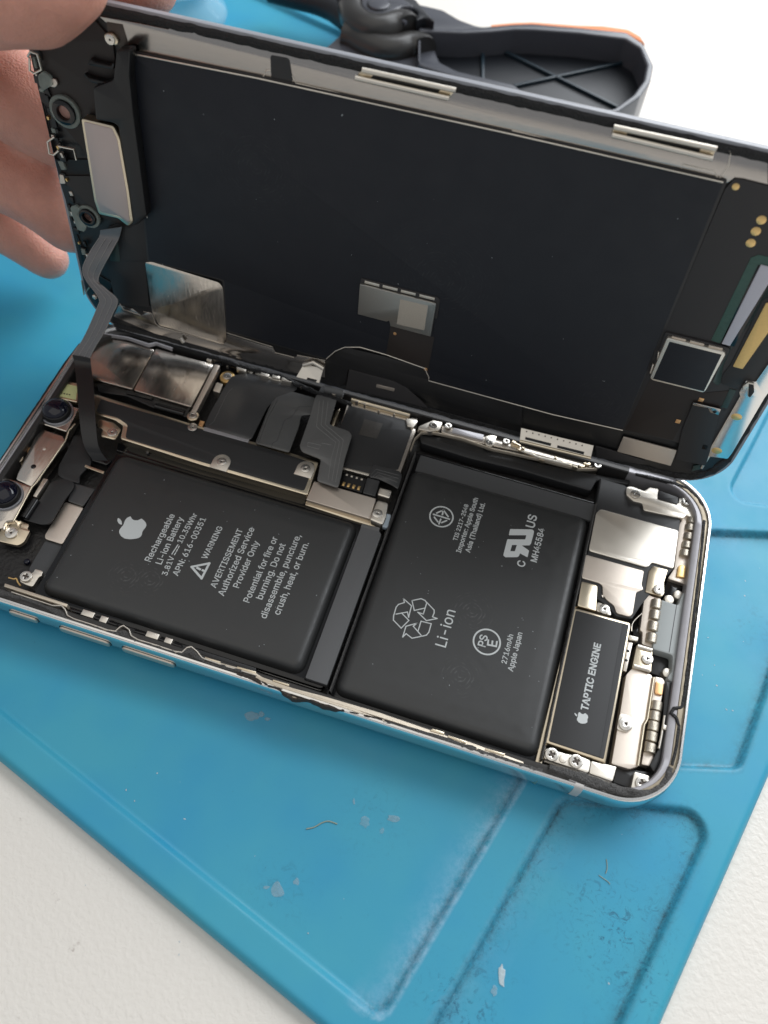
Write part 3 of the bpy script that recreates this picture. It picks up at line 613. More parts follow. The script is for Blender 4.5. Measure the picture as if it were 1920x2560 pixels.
# ---------------- rear camera module: two polished lids and their bracket
plate('camera_lid', B(T1((520, 130), (690, 48), (1000, 137), (857, 398), (600, 330), (490, 280)), .585), .30, .585, M['mirror'], PH, .015, .04, label='polished camera lid partly behind the ribbon cable')
plate('camera_lid', B(T1((1010, 132), (1385, 232), (1238, 512), (866, 402)), .58), .30, .58, M['mirror'], PH, .015, .04, label='polished camera lid beside the slim steel bar')
plate('steel_bar', B(T1((1395, 190), (1425, 215), (1425, 245), (1285, 520), (1262, 560), (1235, 545), (1390, 235)), .62), .45, .62, M['satin'], PH, .015, .03)
q = B(T1((1250, 568)), .60)[0]; plate('screw_boss', circle(q, .13), .4, .60, M['brass'], PH, .02); screw(T1((1250, 566))[0], .60, PH, .9)
plate('camera_skirt', B(T1((620, 340), (850, 405), (1230, 515), (1215, 580), (1000, 520), (820, 440), (640, 415)), .42), .2, .42, M['black'], PH, .03, .05)
plates('camera_clip', [B(T1((815, 395), (870, 410), (980, 445), (985, 465), (870, 435), (818, 425)), .47)], .3, .47, M['gloss'], PH, .01, .01)
tube('black_roll', [U3(*p, .40) for p in T1((1010, 510), (1110, 538), (1195, 560))], .09, M['gloss'], PH, 12)
band('white_seal', along([(262, 836), (320, 845), (372, 862), (390, 858), (432, 872)], .66), [.04, .05, .07, .05, .06], .64, .05, M['ledge'], PH, .004, 11, .05, .05)
band('pale_line', along([(268, 826), (230, 848), (183, 900), (120, 999), (53, 1100), (-20, 1210)], .69), .045, .67, .035, M['ledge'], PH, .002, 15, .05, .05)
# small gold ring screw and a steel part beside the cables
q = B(T1((1474, 316)), .55)[0]; plate('gold_ring', circle(q, .17), .4, .55, M['gold'], PH, .02); link('screw', SCREWT, PH, (q[0], q[1], .552)).scale = (.9,) * 3
plate('steel_lug', B(T1((1405, 350), (1445, 362), (1425, 420), (1378, 405)), .55), .3, .55, M['pale'], PH, .02, .03)
plate('gold_pad', B(T1((1295, 598), (1328, 606), (1312, 640), (1285, 630)), .60), .5, .60, M['orange'], PH, .01, .01)
plate('pale_seal', B(T2((28, 640), (318, 722), (312, 742), (20, 662)), .625), .58, .625, M['ledge'], PH, .008, .01)

# ---------------- flat cables and the shielded chip
f1 = plate('flat_cable', B(T2((215, 305), (320, 292), (520, 340), (640, 385), (600, 418), (500, 450), (438, 510), (330, 728), (25, 640), (65, 550), (180, 345)), .63), .60, .63, M['flex'], PH, .008, .10, label='broad black flat cable with rounded corner')
f2 = plate('flat_cable', B(T2((500, 445), (600, 412), (755, 455), (730, 560), (655, 565), (640, 640), (578, 806), (358, 746), (425, 570), (465, 480)), .66), .635, .66, M['flexm'], PH, .008, .06, label='grey flat cable between the black one and the bent one')
f3 = plate('flat_cable', B(T2((755, 430), (888, 460), (838, 625), (965, 668), (985, 695), (938, 850), (915, 960), (895, 1035), (758, 990), (785, 850), (660, 800), (645, 765), (715, 565), (740, 470)), .70), .67, .70, M['flexg'], PH, .008, .06, label='stepped grey flat cable running up to the screen')
tubes('cable_trace', [[U3(*p, .70) for p in T2(*l)] for l in ([(775, 470), (755, 640), (880, 740), (850, 850), (830, 985)], [(800, 470), (785, 630), (905, 735), (880, 850), (855, 990)], [(830, 475), (812, 625), (930, 725), (905, 850), (878, 1000)], [(700, 740), (785, 760), (770, 785), (695, 765), (700, 740)], [(790, 745), (850, 758)])], .0055, M['flexl'], f3)
tubes('cable_trace', [[U3(*p, .66) for p in T2(*l)] for l in ([(480, 470), (420, 590), (365, 745)], [(505, 462), (435, 590), (378, 748)], [(720, 508), (640, 510), (595, 575), (545, 600), (500, 730), (470, 745), (462, 775)])], .005, M['flex'], f2)
tubes('cable_trace', [[U3(*p, .63) for p in T2(*l)] for l in ([(210, 390), (180, 420), (90, 605), (60, 630)],)], .005, M['flexg'], f1)
tube('cable_roll', [U3(*p, .72) for p in T2((815, 380), (935, 408))], .15, M['flexg'], PH, 14)
plate('cable_rise', B(T2((800, 350), (940, 385), (930, 440), (890, 470), (760, 440)), .66), .60, .68, M['flex'], PH, .01, .03)
chip = plate('shield_can', B(T2((960, 478), (1368, 588), (1372, 640), (1400, 660), (1300, 940), (1190, 950), (870, 850), (905, 640)), .50), .25, .50, M['steel'], PH, .015, .03)
plate('black_sheet', B(T2((965, 500), (1348, 600), (1355, 642), (1375, 662), (1285, 915), (1100, 950), (885, 880), (905, 640)), .515), .497, .515, M['soft'], chip, .006, .02)
plate('data_patch', B(T2((1065, 590), (1185, 620), (1145, 718), (1030, 690)), .518), .513, .519, M['codeb'], chip, .001)
tube('steel_roll', [U3(*p, .53) for p in T2((985, 462), (1362, 563))], .085, M['brass'], PH, 14)
plate('steel_lip', B(T2((920, 897), (1100, 943), (1092, 958), (915, 910)), .53), .4, .53, M['pale'], PH, .01)
cn = plate('board_connector', B(T2((935, 935), (1082, 978), (1050, 1068), (902, 1022)), .50), .3, .50, M['black'], PH, .015, .02)
for i in range(4):
    p = T2((930 + 33 * i, 1012 + 9 * i))[0]; q = B([p], .50)[0]; box('gold_contact', (q[0], q[1], .49), .055, .10, .03, M['gold'], cn, .012, 0)
    p = T2((952 + 32 * i, 952 + 9.5 * i))[0]; q = B([p], .50)[0]; box('solder_pad', (q[0], q[1], .49), .045, .045, .018, M['pale'], cn, .005)
f4 = plate('flat_cable', B(T2((1125, 882), (1295, 928), (1310, 955), (1283, 1045), (1250, 1020), (1150, 975), (1095, 965)), .60), .57, .60, M['flex'], PH, .008, .05, label='short folded flat cable by the tall battery')
tubes('cable_trace', [[U3(*p, .60) for p in T2(*l)] for l in ([(1110, 950), (1140, 915), (1290, 955)], [(1120, 965), (1150, 935), (1285, 975)], [(1130, 972), (1160, 952), (1280, 1000)])], .006, M['flexg'], f4)
plate('cable_tail', B(T2((1085, 968), (1165, 990), (1135, 1090), (1055, 1068)), .56), .5, .56, M['flex'], PH, .008, .02)
plate('steel_clip', B(T2((1165, 1030), (1245, 1052), (1228, 1105), (1148, 1080)), .56), .3, .56, M['pale'], PH, .03, .04)
plate('board_edge', B(T2((884, 530), (908, 522), (866, 642), (842, 634)), .50), .2, .50, M['brass'], PH, .01)

# ---------------- steel rail along the hinge side
def lumps(name, path, n, z, m, parent, smin=.05, smax=.14, spread=.12):
    bm = bmesh.new(); P = along(path, z); rr = random.Random(len(path) * 7 + n)
    for i in range(n):
        t = (i + rr.random() * .6) / n * (len(P) - 1); k = min(int(t), len(P) - 2); p = P[k].lerp(P[k + 1], t - k); d = (P[k + 1] - P[k]); ang = math.atan2(d.y, d.x)
        mm = box_mesh((p.x, p.y + rr.uniform(-spread, spread), z - .1), rr.uniform(smin, smax * 1.8), rr.uniform(smin, smax) * .8, .08 + rr.random() * .08, .012, ang); bm.from_mesh(mm); bpy.data.meshes.remove(mm)
    me = bpy.data.meshes.new(name); bm.to_mesh(me); bm.free(); o = link(name, finish(me, m), parent); o['kind'] = 'stuff'; return o
lumps('rail_fittings', T2((60, 190), (250, 265), (420, 300), (600, 350)), 26, .60, M['pale'], PH, .03, .10, .12)
lumps('rail_fittings', T2((120, 210), (330, 270), (560, 330)), 16, .58, M['gloss'], PH, .05, .13, .14)
plate('rail_plate', B(T2((370, 285), (470, 305), (490, 325), (600, 345), (600, 362), (480, 335), (370, 300)), .66), .5, .66, M['pale'], PH, .01, .01)
for l in ([(395, 285), (450, 300), (445, 318), (390, 303)], [(470, 300), (520, 312), (515, 330), (465, 318)], [(530, 318), (600, 335), (596, 352), (526, 336)], [(240, 250), (300, 268), (296, 282), (236, 265)]): plate('rail_clip', B(T2(*l), .72), .58, .72, M['pale'], PH, .02, .02)
rl = plate('rail_plate', B(T3((225, 480), (320, 440), (380, 455), (360, 505), (300, 515), (220, 500)), .66), .5, .66, M['pale'], PH, .02, .04); screw(T3((318, 478))[0], .662, PH, .95)
plate('side_rail', B(T3((380, 475), (660, 525), (860, 580), (1400, 745), (1270, 750), (860, 640), (560, 575), (370, 520)), .60), .3, .60, M['steel'], PH, .02, .03)
plate('clear_window', B(T3((450, 490), (650, 535), (640, 570), (440, 520)), .64), .55, .64, M['ledge'], PH, .01, .02)
for p in ((415, 480), (792, 580), (1385, 735)): screw(T3(p)[0], .64, PH, .75)
sb = plate('steel_tab', B(T3((655, 545), (735, 530), (715, 600), (690, 615), (655, 600)), .66), .5, .66, M['pale'], PH, .015, .05); screw(T3((682, 585))[0], .66, PH, .75, SCREWT)
lumps('rail_fittings', T3((830, 600), (900, 640), (1060, 690), (1260, 740), (1330, 720)), 18, .64, M['brass'], PH, .03, .09, .06)
tube('spring_rod', [U3(*p, .64) for p in T3((890, 640), (1010, 685), (1200, 730))], .028, M['pale'], PH)
band('cream_line', along(T3((170, 640), (200, 560), (240, 520), (300, 515), (500, 555), (700, 625), (1000, 690), (1260, 755), (1380, 755)), .62), .035, .58, .05, M['cream'], PH, .003, 12, .05, .05)
plate('dark_gutter', B(T3((230, 530), (500, 570), (760, 655), (1100, 740), (1420, 800), (1600, 830), (1590, 860), (1380, 830), (1340, 900), (900, 770), (560, 690), (240, 590)), .46), .2, .46, M['soft'], PH, .03, .05)
plate('shield_edge', B(T3((140, 430), (215, 425), (220, 450), (190, 490), (150, 480)), .56), .3, .56, M['pale'], PH, .02, .02)

lumps('rail_fittings', [(745, 962), (860, 996), (1010, 1045)], 9, .70, M['steel'], PH, .02, .05, .05)
# ---------------- sensor bracket at the short end
plate('sensor_plate', B(T1((310, 480), (515, 520), (430, 672), (240, 612)), .56), .25, .56, M['mirror'], PH, .02, .03)
plate('sensor_plate', B(T0((470, 60), (690, 130), (720, 190), (345, 690), (175, 610), (200, 530), (390, 140)), .55), .25, .55, M['mirror'], PH, .02, .04)
plate('sensor_plate', B(T0((-20, 600), (60, 590), (345, 690), (150, 1060), (70, 1070), (20, 1160), (-160, 1130)), .56), .25, .56, M['mirror'], PH, .02, .04)
tube('bracket_edge', [U3(*p, .57) for p in T0((830, 0), (760, 75), (720, 190), (400, 650), (350, 700), (150, 1075))], .022, M['brass'], PH)
plate('steel_lug', B(T0((480, 600), (530, 610), (400, 810), (365, 795)), .52), .3, .52, M['steel'], PH, .01)
def camera(p, z, s=1.):
    q = B([p], z)[0]
    body = plate('camera_barrel', circle(q, .30 * s, 36), z - .28, z + .13, M['lens2'], PH, .04, 0, res=3)
    link('lens_ring', finish(plate_mesh([circle(q, .345 * s, 36), circle(q, .301 * s, 36)], z - .2, z + .02, .02, 2), M['lensring']), body)
    bm = bmesh.new(); bmesh.ops.create_uvsphere(bm, u_segments=28, v_segments=14, radius=.275 * s); bmesh.ops.delete(bm, geom=[v for v in bm.verts if v.co.z < -.02], context='VERTS')
    me = bpy.data.meshes.new('lens'); bm.to_mesh(me); bm.free(); me.transform(Matrix.Translation((q[0], q[1], z + .115)) @ Matrix.Diagonal((1, 1, .5, 1))); link('lens', finish(me, M['lens'], 60), body)
camera(T1((370, 545))[0], .60); camera(T1((38, 1085))[0], .60)
e = plate('emitter', B(T1((415, 340), (520, 362), (500, 482), (356, 452)), .58), .25, .58, M['brass'], PH, .02, .03); plate('emitter_window', B(T1((430, 362), (505, 378), (492, 465), (378, 440)), .59), .57, .592, M['yellow'], e, .004, .03)
for i in range(4): q = B(T1((400 + 17 * i, 423 + 3 * i)), .592)[0]; box('solder_pad', (q[0], q[1], .588), .03, .03, .012, M['pcb'], e, .003)
for p in ((215, 665), (110, 840), (478, 275)):
    q = B(T1(p), .50)[0]; plate('screw_boss', circle(q, .13), .2, .50, M['brass'], PH, .02); screw(T1(p)[0], .50, PH, .95)
lumps('rail_fittings', T1((420, 320), (255, 620), (150, 760), (90, 900)), 16, .44, M['pale'], PH, .04, .12, .05)
plate('gold_pad', B(T0((310, 250), (360, 265), (350, 330), (295, 310)), .50), .4, .50, M['orange'], PH, .01, .01)
for p in ((490, 275), (370, 470)):
    q = B(T0(p), .552)[0]; plate('plate_hole', circle(q, .055 if p[0] < 400 else .035), .54, .5525, M['gloss'] if p[0] < 400 else M['pale'], PH, .001)
# cables, pads and brackets between the sensors and the wide battery
plate('flat_cable', B(T0((820, 120), (900, 130), (990, 320), (1010, 440), (880, 570), (880, 660), (700, 610), (640, 560), (650, 460), (760, 260)), .40), .36, .40, M['soft'], PH, .01, .06, label='dark flat cable under the ribbon end')
plate('flat_cable', B(T0((560, 640), (690, 600), (820, 640), (820, 700), (700, 860), (560, 1100), (460, 1115), (240, 1050), (380, 820), (430, 850)), .42), .38, .42, M['soft'], PH, .01, .08, label='dark flat cable with rounded end beside the steel pad')
tube('cable_roll', [U3(*p, .42) for p in T0((400, 850), (270, 1050))], .10, M['gloss'], PH, 12)
plate('flat_cable', B(T0((820, 650), (1050, 720), (920, 910), (750, 850)), .36), .32, .36, M['flex'], PH, .01, .03, label='crumpled flat cable running under the wide battery')
plate('steel_pad', B(T0((720, 860), (925, 920), (690, 1330), (500, 1270), (495, 1230)), .30), .25, .30, M['satin'], PH, .01, .05)
plate('steel_pad', B(T0((945, 450), (1155, 525), (1145, 552), (935, 475)), .42), .40, .425, M['brass'], PH, .005, .01)
plate('connector', B(T0((1020, 340), (1240, 400), (1180, 455), (1010, 400)), .44), .3, .44, M['gloss'], PH, .02, .03)
plate('graphite_strip', B(T0((500, 1290), (690, 1335), (480, 1740), (430, 1850), (360, 1840), (320, 1600)), .24), .2, .24, M['foam'], PH, .01, .04)
lg = plate('screw_bracket', B(T0((-40, 1290), (10, 1160), (110, 1120), (215, 1060), (325, 1110), (300, 1165), (330, 1180), (270, 1300), (200, 1345), (130, 1330)), .40), .30, .40, M['brass'], PH, .015, .06); screw(T0((128, 1208))[0], .405, PH, 1.15, SCREWT)
lg = plate('screw_bracket', B(T0((385, 1600), (475, 1625), (460, 1680), (430, 1690), (360, 1800), (290, 1780), (215, 1740), (260, 1660), (370, 1640)), .45), .34, .45, M['pale'], PH, .015, .04); screw(T0((290, 1690))[0], .47, PH, 1.15)
tube('gold_wire', smoothpath([U3(*p, .45) for p in T0((95, 1700), (150, 1715), (180, 1710), (200, 1755), (230, 1790))]), .018, M['gold'], PH)
q = B(T0((305, 1535)), .16)[0]; plate('sensor_dot', circle(q, .06), .14, .24, M['lens'], PH, .03, res=3)

# ---------------- lip of the near long side, with the button switches behind it
plate('lip_bar', B(F5((30, 150), (440, 285), (432, 305), (25, 172)), .70), .5, .70, M['cream'], PH, .015, .01)
band('lip_edge', along(F5((75, 208), (340, 295), (400, 297), (425, 325), (438, 360), (480, 382), (600, 420), (700, 455), (748, 462), (778, 435), (800, 425), (838, 452), (850, 490), (890, 515), (1020, 555), (1130, 592), (1180, 598), (1212, 568), (1240, 562), (1275, 590), (1310, 635), (1440, 680), (1659, 748)), .72), .04, .68, .06, M['pale'], PH, .003, 13, .04, .05)
plate('lip_plate', B(F5((1310, 632), (1520, 690), (1659, 730)) + F6((400, 238), (600, 310), (800, 362), (1150, 465), (1659, 640)) + F7((700, 345), (1060, 478), (1060, 495), (690, 380), (300, 245), (0, 150)) + F6((1200, 520), (1000, 470), (860, 440), (700, 395), (600, 375), (560, 320), (390, 270)) + F5((1480, 720), (1320, 660)), .70), .5, .695, M['cream'], PH, .012, .02)
plates('lip_shims', [B(F6((250, 185), (360, 215), (355, 225), (245, 193)), .71), B(F6((475, 255), (580, 288), (575, 298), (470, 263)), .71), B(F7((572, 305), (690, 345), (688, 358), (570, 318)), .72), B(F7((815, 388), (940, 425), (936, 438), (812, 400)), .72), B(F7((470, 262), (545, 285), (545, 300), (455, 275)), .72)], .69, .71, M['brass'], PH)
plates('lip_shims', [B(F5((1330, 628), (1430, 660), (1425, 670), (1322, 640)), .69), B(F5((1540, 690), (1659, 725), (1659, 735), (1536, 700)), .69)], .6, .70, M['brass'], PH)
for ox, oy in ((0, 0), (418, 140)):
    def s(*p): return [U3(*q, .52) for q in F5(*[(x + ox, y + oy) for x, y in p])]
    tube('switch_rod', s((455, 325), (520, 343), (640, 385), (760, 425)), .05, M['gloss'], PH)
    for (x, y, w, h) in ((570, 348, .25, .12), (672, 386, .15, .13)):
        q = B(F5((x + ox, y + oy)), .60)[0]; box('switch_block', (q[0], q[1], .44), w, h, .17, M['pale'], PH, .025)
    for (x, y) in ((500, 372), (690, 435), (448, 345), (600, 402), (720, 445)):
        q = B(F5((x + ox, y + oy)), .60)[0]; box('switch_foot', (q[0], q[1], .44), .13, .055, .15, M['brass'], PH, .012)
plate('switch_bed', B(F5((420, 330), (470, 300), (1659, 680), (1659, 740), (1300, 640), (1200, 600), (800, 470), (440, 370)), .40), .2, .40, M['black'], PH, .02)

# ---------------- speaker, haptic motor and connector at the bottom end
ZS = .56
plate('speaker_box', B(S1((555, 118), (770, 182), (930, 300), (1250, 480), (1240, 560), (1190, 905), (1010, 1100)) + S2((975, 120), (900, 235), (760, 210), (700, 130), (600, 60), (400, 10)) + S1((370, 1000), (445, 760)), ZS - .03), .2, ZS - .03, M['soft'], PH, .03, .03)
plate('speaker_lid', B(S1((560, 388), (1232, 575), (1188, 905), (1000, 850), (975, 882), (950, 892), (455, 750), (520, 420)), ZS), .45, ZS, M['pale'], PH, .014, .06, label='larger pale steel speaker lid with cut corner')
plate('speaker_lid', B(S1((430, 782), (933, 922), (912, 1045), (930, 1085), (865, 1110)) + S2((905, 190), (880, 214), (765, 182), (745, 118), (690, 75), (640, 25)) + S1((580, 1155), (575, 1050), (545, 1028), (395, 985)), ZS), .45, ZS, M['satin'], PH, .014, .04, label='smaller steel speaker lid with stepped sides')
plate('speaker_bracket', B(S1((395, 1012), (520, 1045), (530, 1062)) + S2((588, 165), (428, 118)), ZS), .3, ZS, M['brass'], PH, .014, .03)
plate('screw_tab', B(S2((600, 85), (650, 100), (712, 150), (720, 205), (590, 165)), .50), .3, .50, M['pale'], PH, .012, .04); screw(S2((658, 150))[0], .505, PH, .98, SCREWT)
tb_ = plate('steel_cover', B(S1((780, 200), (830, 192), (940, 235), (985, 200), (1060, 212), (1050, 290), (1230, 345), (1240, 290), (1320, 300), (1345, 375), (1385, 400), (1370, 480), (1300, 440), (1275, 470), (1210, 460), (930, 400), (920, 340), (840, 320), (780, 265)), .57), .35, .57, M['pale'], PH, .02, .04)
plate('black_block', B(S1((1060, 225), (1235, 285), (1225, 350), (1050, 300)), .585), .4, .585, M['black'], PH, .02, .02)
for p, s in (((858, 262), .96), ((1300, 325), 1.0), ((1058, 1088), .96)): screw(S1(p)[0], .585, PH, s, None if p[0] == 1300 else SCREWT)
plate('spring_plate', B(S1((1290, 430), (1380, 470), (1330, 830), (1295, 1040), (1170, 1000), (1140, 985), (1195, 905), (1240, 520)), .50), .35, .50, M['satin'], PH, .015, .03)
plate('steel_cover', B(S1((1010, 880), (1140, 915), (1105, 1030), (1110, 1115), (1090, 1145), (945, 1105), (975, 925)), .55), .35, .55, M['brass'], PH, .015, .03)
# rolled contact fingers, copied from one
def finger_mesh(L=.22, r=.115):
    bm = bmesh.new(); n = 14; rings = []
    for i, x in enumerate((-L / 2, -L / 2 + .012, L / 2 - .012, L / 2)):
        k = .86 if i in (0, 3) else 1; rings.append([bm.verts.new((x, r * k * math.cos(2 * math.pi * j / n), r * k * math.sin(2 * math.pi * j / n))) for j in range(n)])
    for a, b in zip(rings, rings[1:]):
        for j in range(n): bm.faces.new((a[j], a[(j + 1) % n], b[(j + 1) % n], b[j]))
    bm.faces.new(rings[0]); bm.faces.new(rings[-1]); bmesh.ops.recalc_face_normals(bm, faces=bm.faces)
    me = bpy.data.meshes.new('contact_finger'); bm.to_mesh(me); bm.free(); return finish(me, M['fing'], 50)
M['fing'] = mat('textured_steel', (.55, .50, .42), .36, 1, bump=.6, bscale=60, bdist=.012)
FM = finger_mesh()
def fingers(F, pts, z, sx=1., ang=0):
    for p in pts:
        q = B(F(p), z)[0]; o = link('contact_finger', FM, PH, (q[0], q[1], z), (0, 0, R(90) + ang)); o.scale = (sx, .95, .85)
fingers(S1, [(1345, 498), (1330, 560), (1318, 635), (1302, 710), (1285, 780)], .50, .72)
fingers(S2, [(1108, 112), (1095, 205), (1080, 303), (1066, 405)], .53, .93)
fingers(S3, [(1178, 92), (1163, 180), (1150, 268), (1136, 358), (1122, 455)], .51, .84)
plate('copper_pad', B(S1((1230, 880), (1265, 868), (1300, 885), (1290, 985), (1215, 970)), .54), .48, .54, M['gold'], PH, .015, .03)
plate('spring_plate', B(S2((1010, 15), (1150, 60), (1140, 110), (1075, 480), (985, 450), (990, 345), (968, 330)), .52), .35, .52, M['satin'], PH, .015, .03)
# haptic motor
tp = plate('haptic_motor', B(S2((400, 132), (880, 262), (888, 300)) + S3((742, 578), (722, 570), (222, 402), (218, 380)), .57), .2, .57, M['brass'], PH, .03, .04)
plate('motor_label', grow(B(S2((402, 140), (884, 272), (886, 300)) + S3((738, 568), (228, 400)), .582), -.035), .566, .582, M['soft'], tp, .005, .03)
plate('motor_stripe', grow(B(S2((805, 258), (884, 275), (886, 300)) + S3((738, 565), (668, 540)), .5845), -.036), .58, .5845, M['foam'], tp, .001)
ZP2 = .5836
text('printed_text', 'TAPTIC ENGINE', *W6((475, 1512), (707, 350)), ZP2, tp, M['white'], .035)
def small(p):                               # same logo, smaller, on the motor label
    big = [Vector(q) for q in B(W1(*p), ZB)]; c = Vector(B(W1((372, 420)), ZB)[0]); cc = Vector(B(W6((388, 1628)), .58)[0]); return [tuple(cc + (v - c) * .41) for v in big]
flat('printed_logo', [rnd(small(APPLE), .008), rnd(small(LEAF), .008)], ZP2, tp, M['white'])
plate('motor_bed', B(S2((385, 125), (420, 120), (250, 900), (90, 1640), (30, 1600), (330, 380)), .46), .2, .46, M['brass'], PH, .02, .03)
plate('side_connector', B(S2((862, 430), (905, 440), (850, 690), (822, 680)), .50), .2, .50, M['steel'], PH, .012); 
for p in ((866, 510), (850, 590)): q = B(S2(p), .502)[0]; plate('pin_hole', circle(q, .03, 10), .49, .5025, M['gloss'], PH, .0008)
plate('steel_clip', B(S2((872, 365), (960, 388), (950, 430), (868, 412)), .52), .3, .52, M['pale'], PH, .03, .03)
tube('antenna_wire', smoothpath([U3(*p, .5) for p in S2((985, 185), (930, 235), (900, 280), (895, 340))]), .012, M['pale'], PH)
# lower steel plates
lp = plate('lower_plate', B(S2((848, 715), (905, 655), (1065, 715), (1078, 738)) + S3((1030, 606), (945, 632), (845, 602), (790, 585), (865, 150)), .52), .3, .52, M['satin'], PH, .015, .03)
plate('plate_flange', B(S3((615, 560), (835, 612), (800, 738), (600, 668)), .515), .4, .515, M['pale'], PH, .012, .03)
plate('plate_flange', B(S3((222, 448), (405, 502), (520, 520), (612, 560), (592, 668), (470, 625), (205, 540)), .54), .35, .54, M['pale'], PH, .012, .05)
for p, s in (((272, 508), 1.2), ((482, 567), 1.24)): screw(S3(p)[0], .545, PH, s, None, .6)
q = B(S3((372, 545)), .55)[0]; plate('rivet', circle(q, .07), .5, .556, M['pale'], PH, .02)
pt = plate('screw_pad', B(S3((862, 148), (935, 165), (978, 215), (975, 280), (920, 315), (835, 290)), .545), .5, .545, M['pale'], lp, .014, .05); screw(S3((910, 245))[0], .55, PH, 1.13, SCREWT)
tube('plate_rib', [U3(*p, .53) for p in S2((1085, 740), (1030, 1100)) + S3((1070, 250), (1018, 605))], .03, M['brass'], PH)
plate('side_plate', B(S2((1098, 730), (1165, 745), (1185, 780), (1140, 1000)) + S3((1210, 100), (1140, 610), (1050, 590), (1110, 250)), .50), .3, .50, M['satin'], PH, .012, .03)
plate('copper_pad', B(S2((1105, 770), (1172, 790), (1160, 895), (1095, 875)), .54), .48, .54, M['orange'], PH, .015, .03)
up = plate('ribbed_bracket', B(S2((940, 455), (1078, 492), (1065, 690), (1050, 695), (900, 652)), .545), .35, .545, M['brass'], PH, .015, .02)
tubes('bracket_rib', [[U3(*p, .55) for p in S2((945, 468), (1070, 505))], [U3(*p, .55) for p in S2((912, 638), (1050, 678))]], .045, M['pale'], up, 10)
screw(S2((1030, 580))[0], .555, PH, .98, SCREWT)
plate('lower_black', B(S3((835, 615), (980, 640), (1170, 660), (1120, 790), (960, 800), (805, 745)), .42), .2, .42, M['black'], PH, .02, .02)
cb = plate('corner_bracket', B(S3((990, 655), (1118, 690), (1105, 815), (1040, 825), (960, 790)), .53), .3, .53, M['pale'], PH, .015, .03); screw(S3((1055, 757))[0], .535, PH, 1.25, None, .4)
plate('black_frame', B(S2((1190, 770), (1290, 790), (1255, 1000)) + S3((1270, 300), (1225, 560), (1160, 660), (1120, 600), (1200, 450), (1230, 250)), .56), .25, .56, M['black'], PH, .02, .03)
plate('black_frame', B(S2((960, 280), (1000, 300), (970, 440), (930, 440), (905, 330)), .42), .2, .42, M['gloss'], PH, .01)
tube('silver_pin', [U3(*p, .58) for p in S3((1250, 170), (1225, 330), (1200, 455))], .022, M['pale'], PH)
q = B(S3((1252, 275)), .60)[0]; box('pin_block', (q[0], q[1], .55), .08, .09, .08, M['pale'], PH, .015)
# charging connector
cc = plate('charging_connector', B(S2((1148, 62), (1300, 112), (1330, 20), (1345, 0), (1398, 15), (1400, 180), (1345, 540), (1300, 750), (1250, 780), (1200, 745), (1245, 680), (1250, 545), (1075, 492)), .58), .25, .58, M['grey'], PH, .03, .05)
plate('connector_slot', B(S2((1348, 165), (1372, 155), (1398, 200), (1345, 525), (1330, 542), (1288, 530), (1290, 505)), .592), .57, .592, M['slot'], cc, .006, .06)
tube('connector_seam', [U3(*p, .582) for p in S2((1285, 110), (1220, 520))], .006, M['slot'], cc)
plate('black_block', B(S1((1130, 1005), (1340, 1060), (1300, 1190), (1100, 1140)), .40), .2, .40, M['gloss'], PH, .02, .03)
plate('black_block', B(S2((1075, 490), (1245, 540), (1240, 690), (1190, 745), (1060, 700)), .36), .2, .36, M['black'], PH, .02, .03)
for p in ((1205, 700), (1300, 25), (1220, 65)): q = B(S2(p), .45)[0]; plate('screw_boss', circle(q, .10), .2, .47, M['pale'], PH, .03)

# ================================================================== the opened screen, standing on its long edge (u along, v up, w towards the viewer)
SC = thing('screen_assembly', DO, 'opened phone screen standing on edge behind the body, its black inner side showing', 'phone screen', None, False)
SC.rotation_euler = DR.to_euler()
DL, DW = 14.15, 6.87
plate('front_glass', rrect(0, 0, DL, DW, .98), -.14, 0, M['glass'], SC, .03, res=2)
link('highlit_edge_trim', finish(plate_mesh([rrect(-.008, -.008, DL + .008, DW + .008, .985), rrect(.05, .05, DL - .05, DW - .05, .93)], -.10, .02, .012, 2), M['trim']), SC)  # screen rim in pale grey: window light catching the glass edge, put into colour
plate('glass_bezel', rrect(.045, .045, DL - .045, DW - .045, .93), -.005, .03, M['black'], SC, .01)
# glue left round the edge
gp = [(1.4, DW - .11), (5, DW - .12), (9, DW - .11), (13.0, DW - .12)]
band('edge_glue', gp, .17, .03, .03, M['glue'], SC, .008, 31, .05, .3)
band('edge_glue', [(.6, .10), (4, .11), (9, .1), (13.2, .12)], .17, .028, .02, M['glue'], SC, .02, 32, .05, .3)
band('edge_glue', [(13.25, .12), (13.6, .22), (13.9, .50), (14.02, .9), (14.03, 3.2), (14.03, 5.9)], .20, .028, .02, M['glue'], SC, .02, 33, .04, .4)
st = plate('steel_strip', Q(D1((640, 105), (900, 150), (1090, 190), (1130, 160), (1300, 190), (1659, 270)) + D2((700, 435), (1300, 575), (1659, 645)) + D3((400, 735), (650, 800), (1340, 965), (1659, 1050), (1659, 1200), (1440, 1155), (1380, 1195), (900, 1095), (0, 895)) + D2((900, 715), (0, 520)) + D1((845, 335), (790, 300), (690, 150)), .05), .02, .05, M['strip'], SC, .01)
tubes('strip_fold', [[(*p, .052) for p in Q(D3(*l), .05)] for l in ([(0, 845), (500, 970), (900, 1060), (1090, 1108), (1110, 1065), (1310, 1110), (1340, 1170)], [(1340, 965), (1420, 980), (1400, 1080), (1340, 1160)])] + [[(*p, .052) for p in Q(D2(*l), .05)] for l in ([(0, 490), (50, 495), (65, 455), (90, 455)], [(235, 490), (260, 540), (480, 590), (900, 690), (1659, 860)])], .008, M['pale'], SC)
plate('black_tape', Q(D2((92, 355), (215, 378), (238, 520), (225, 537), (98, 510)), .056), .045, .056, M['soft'], SC, .004, .05)
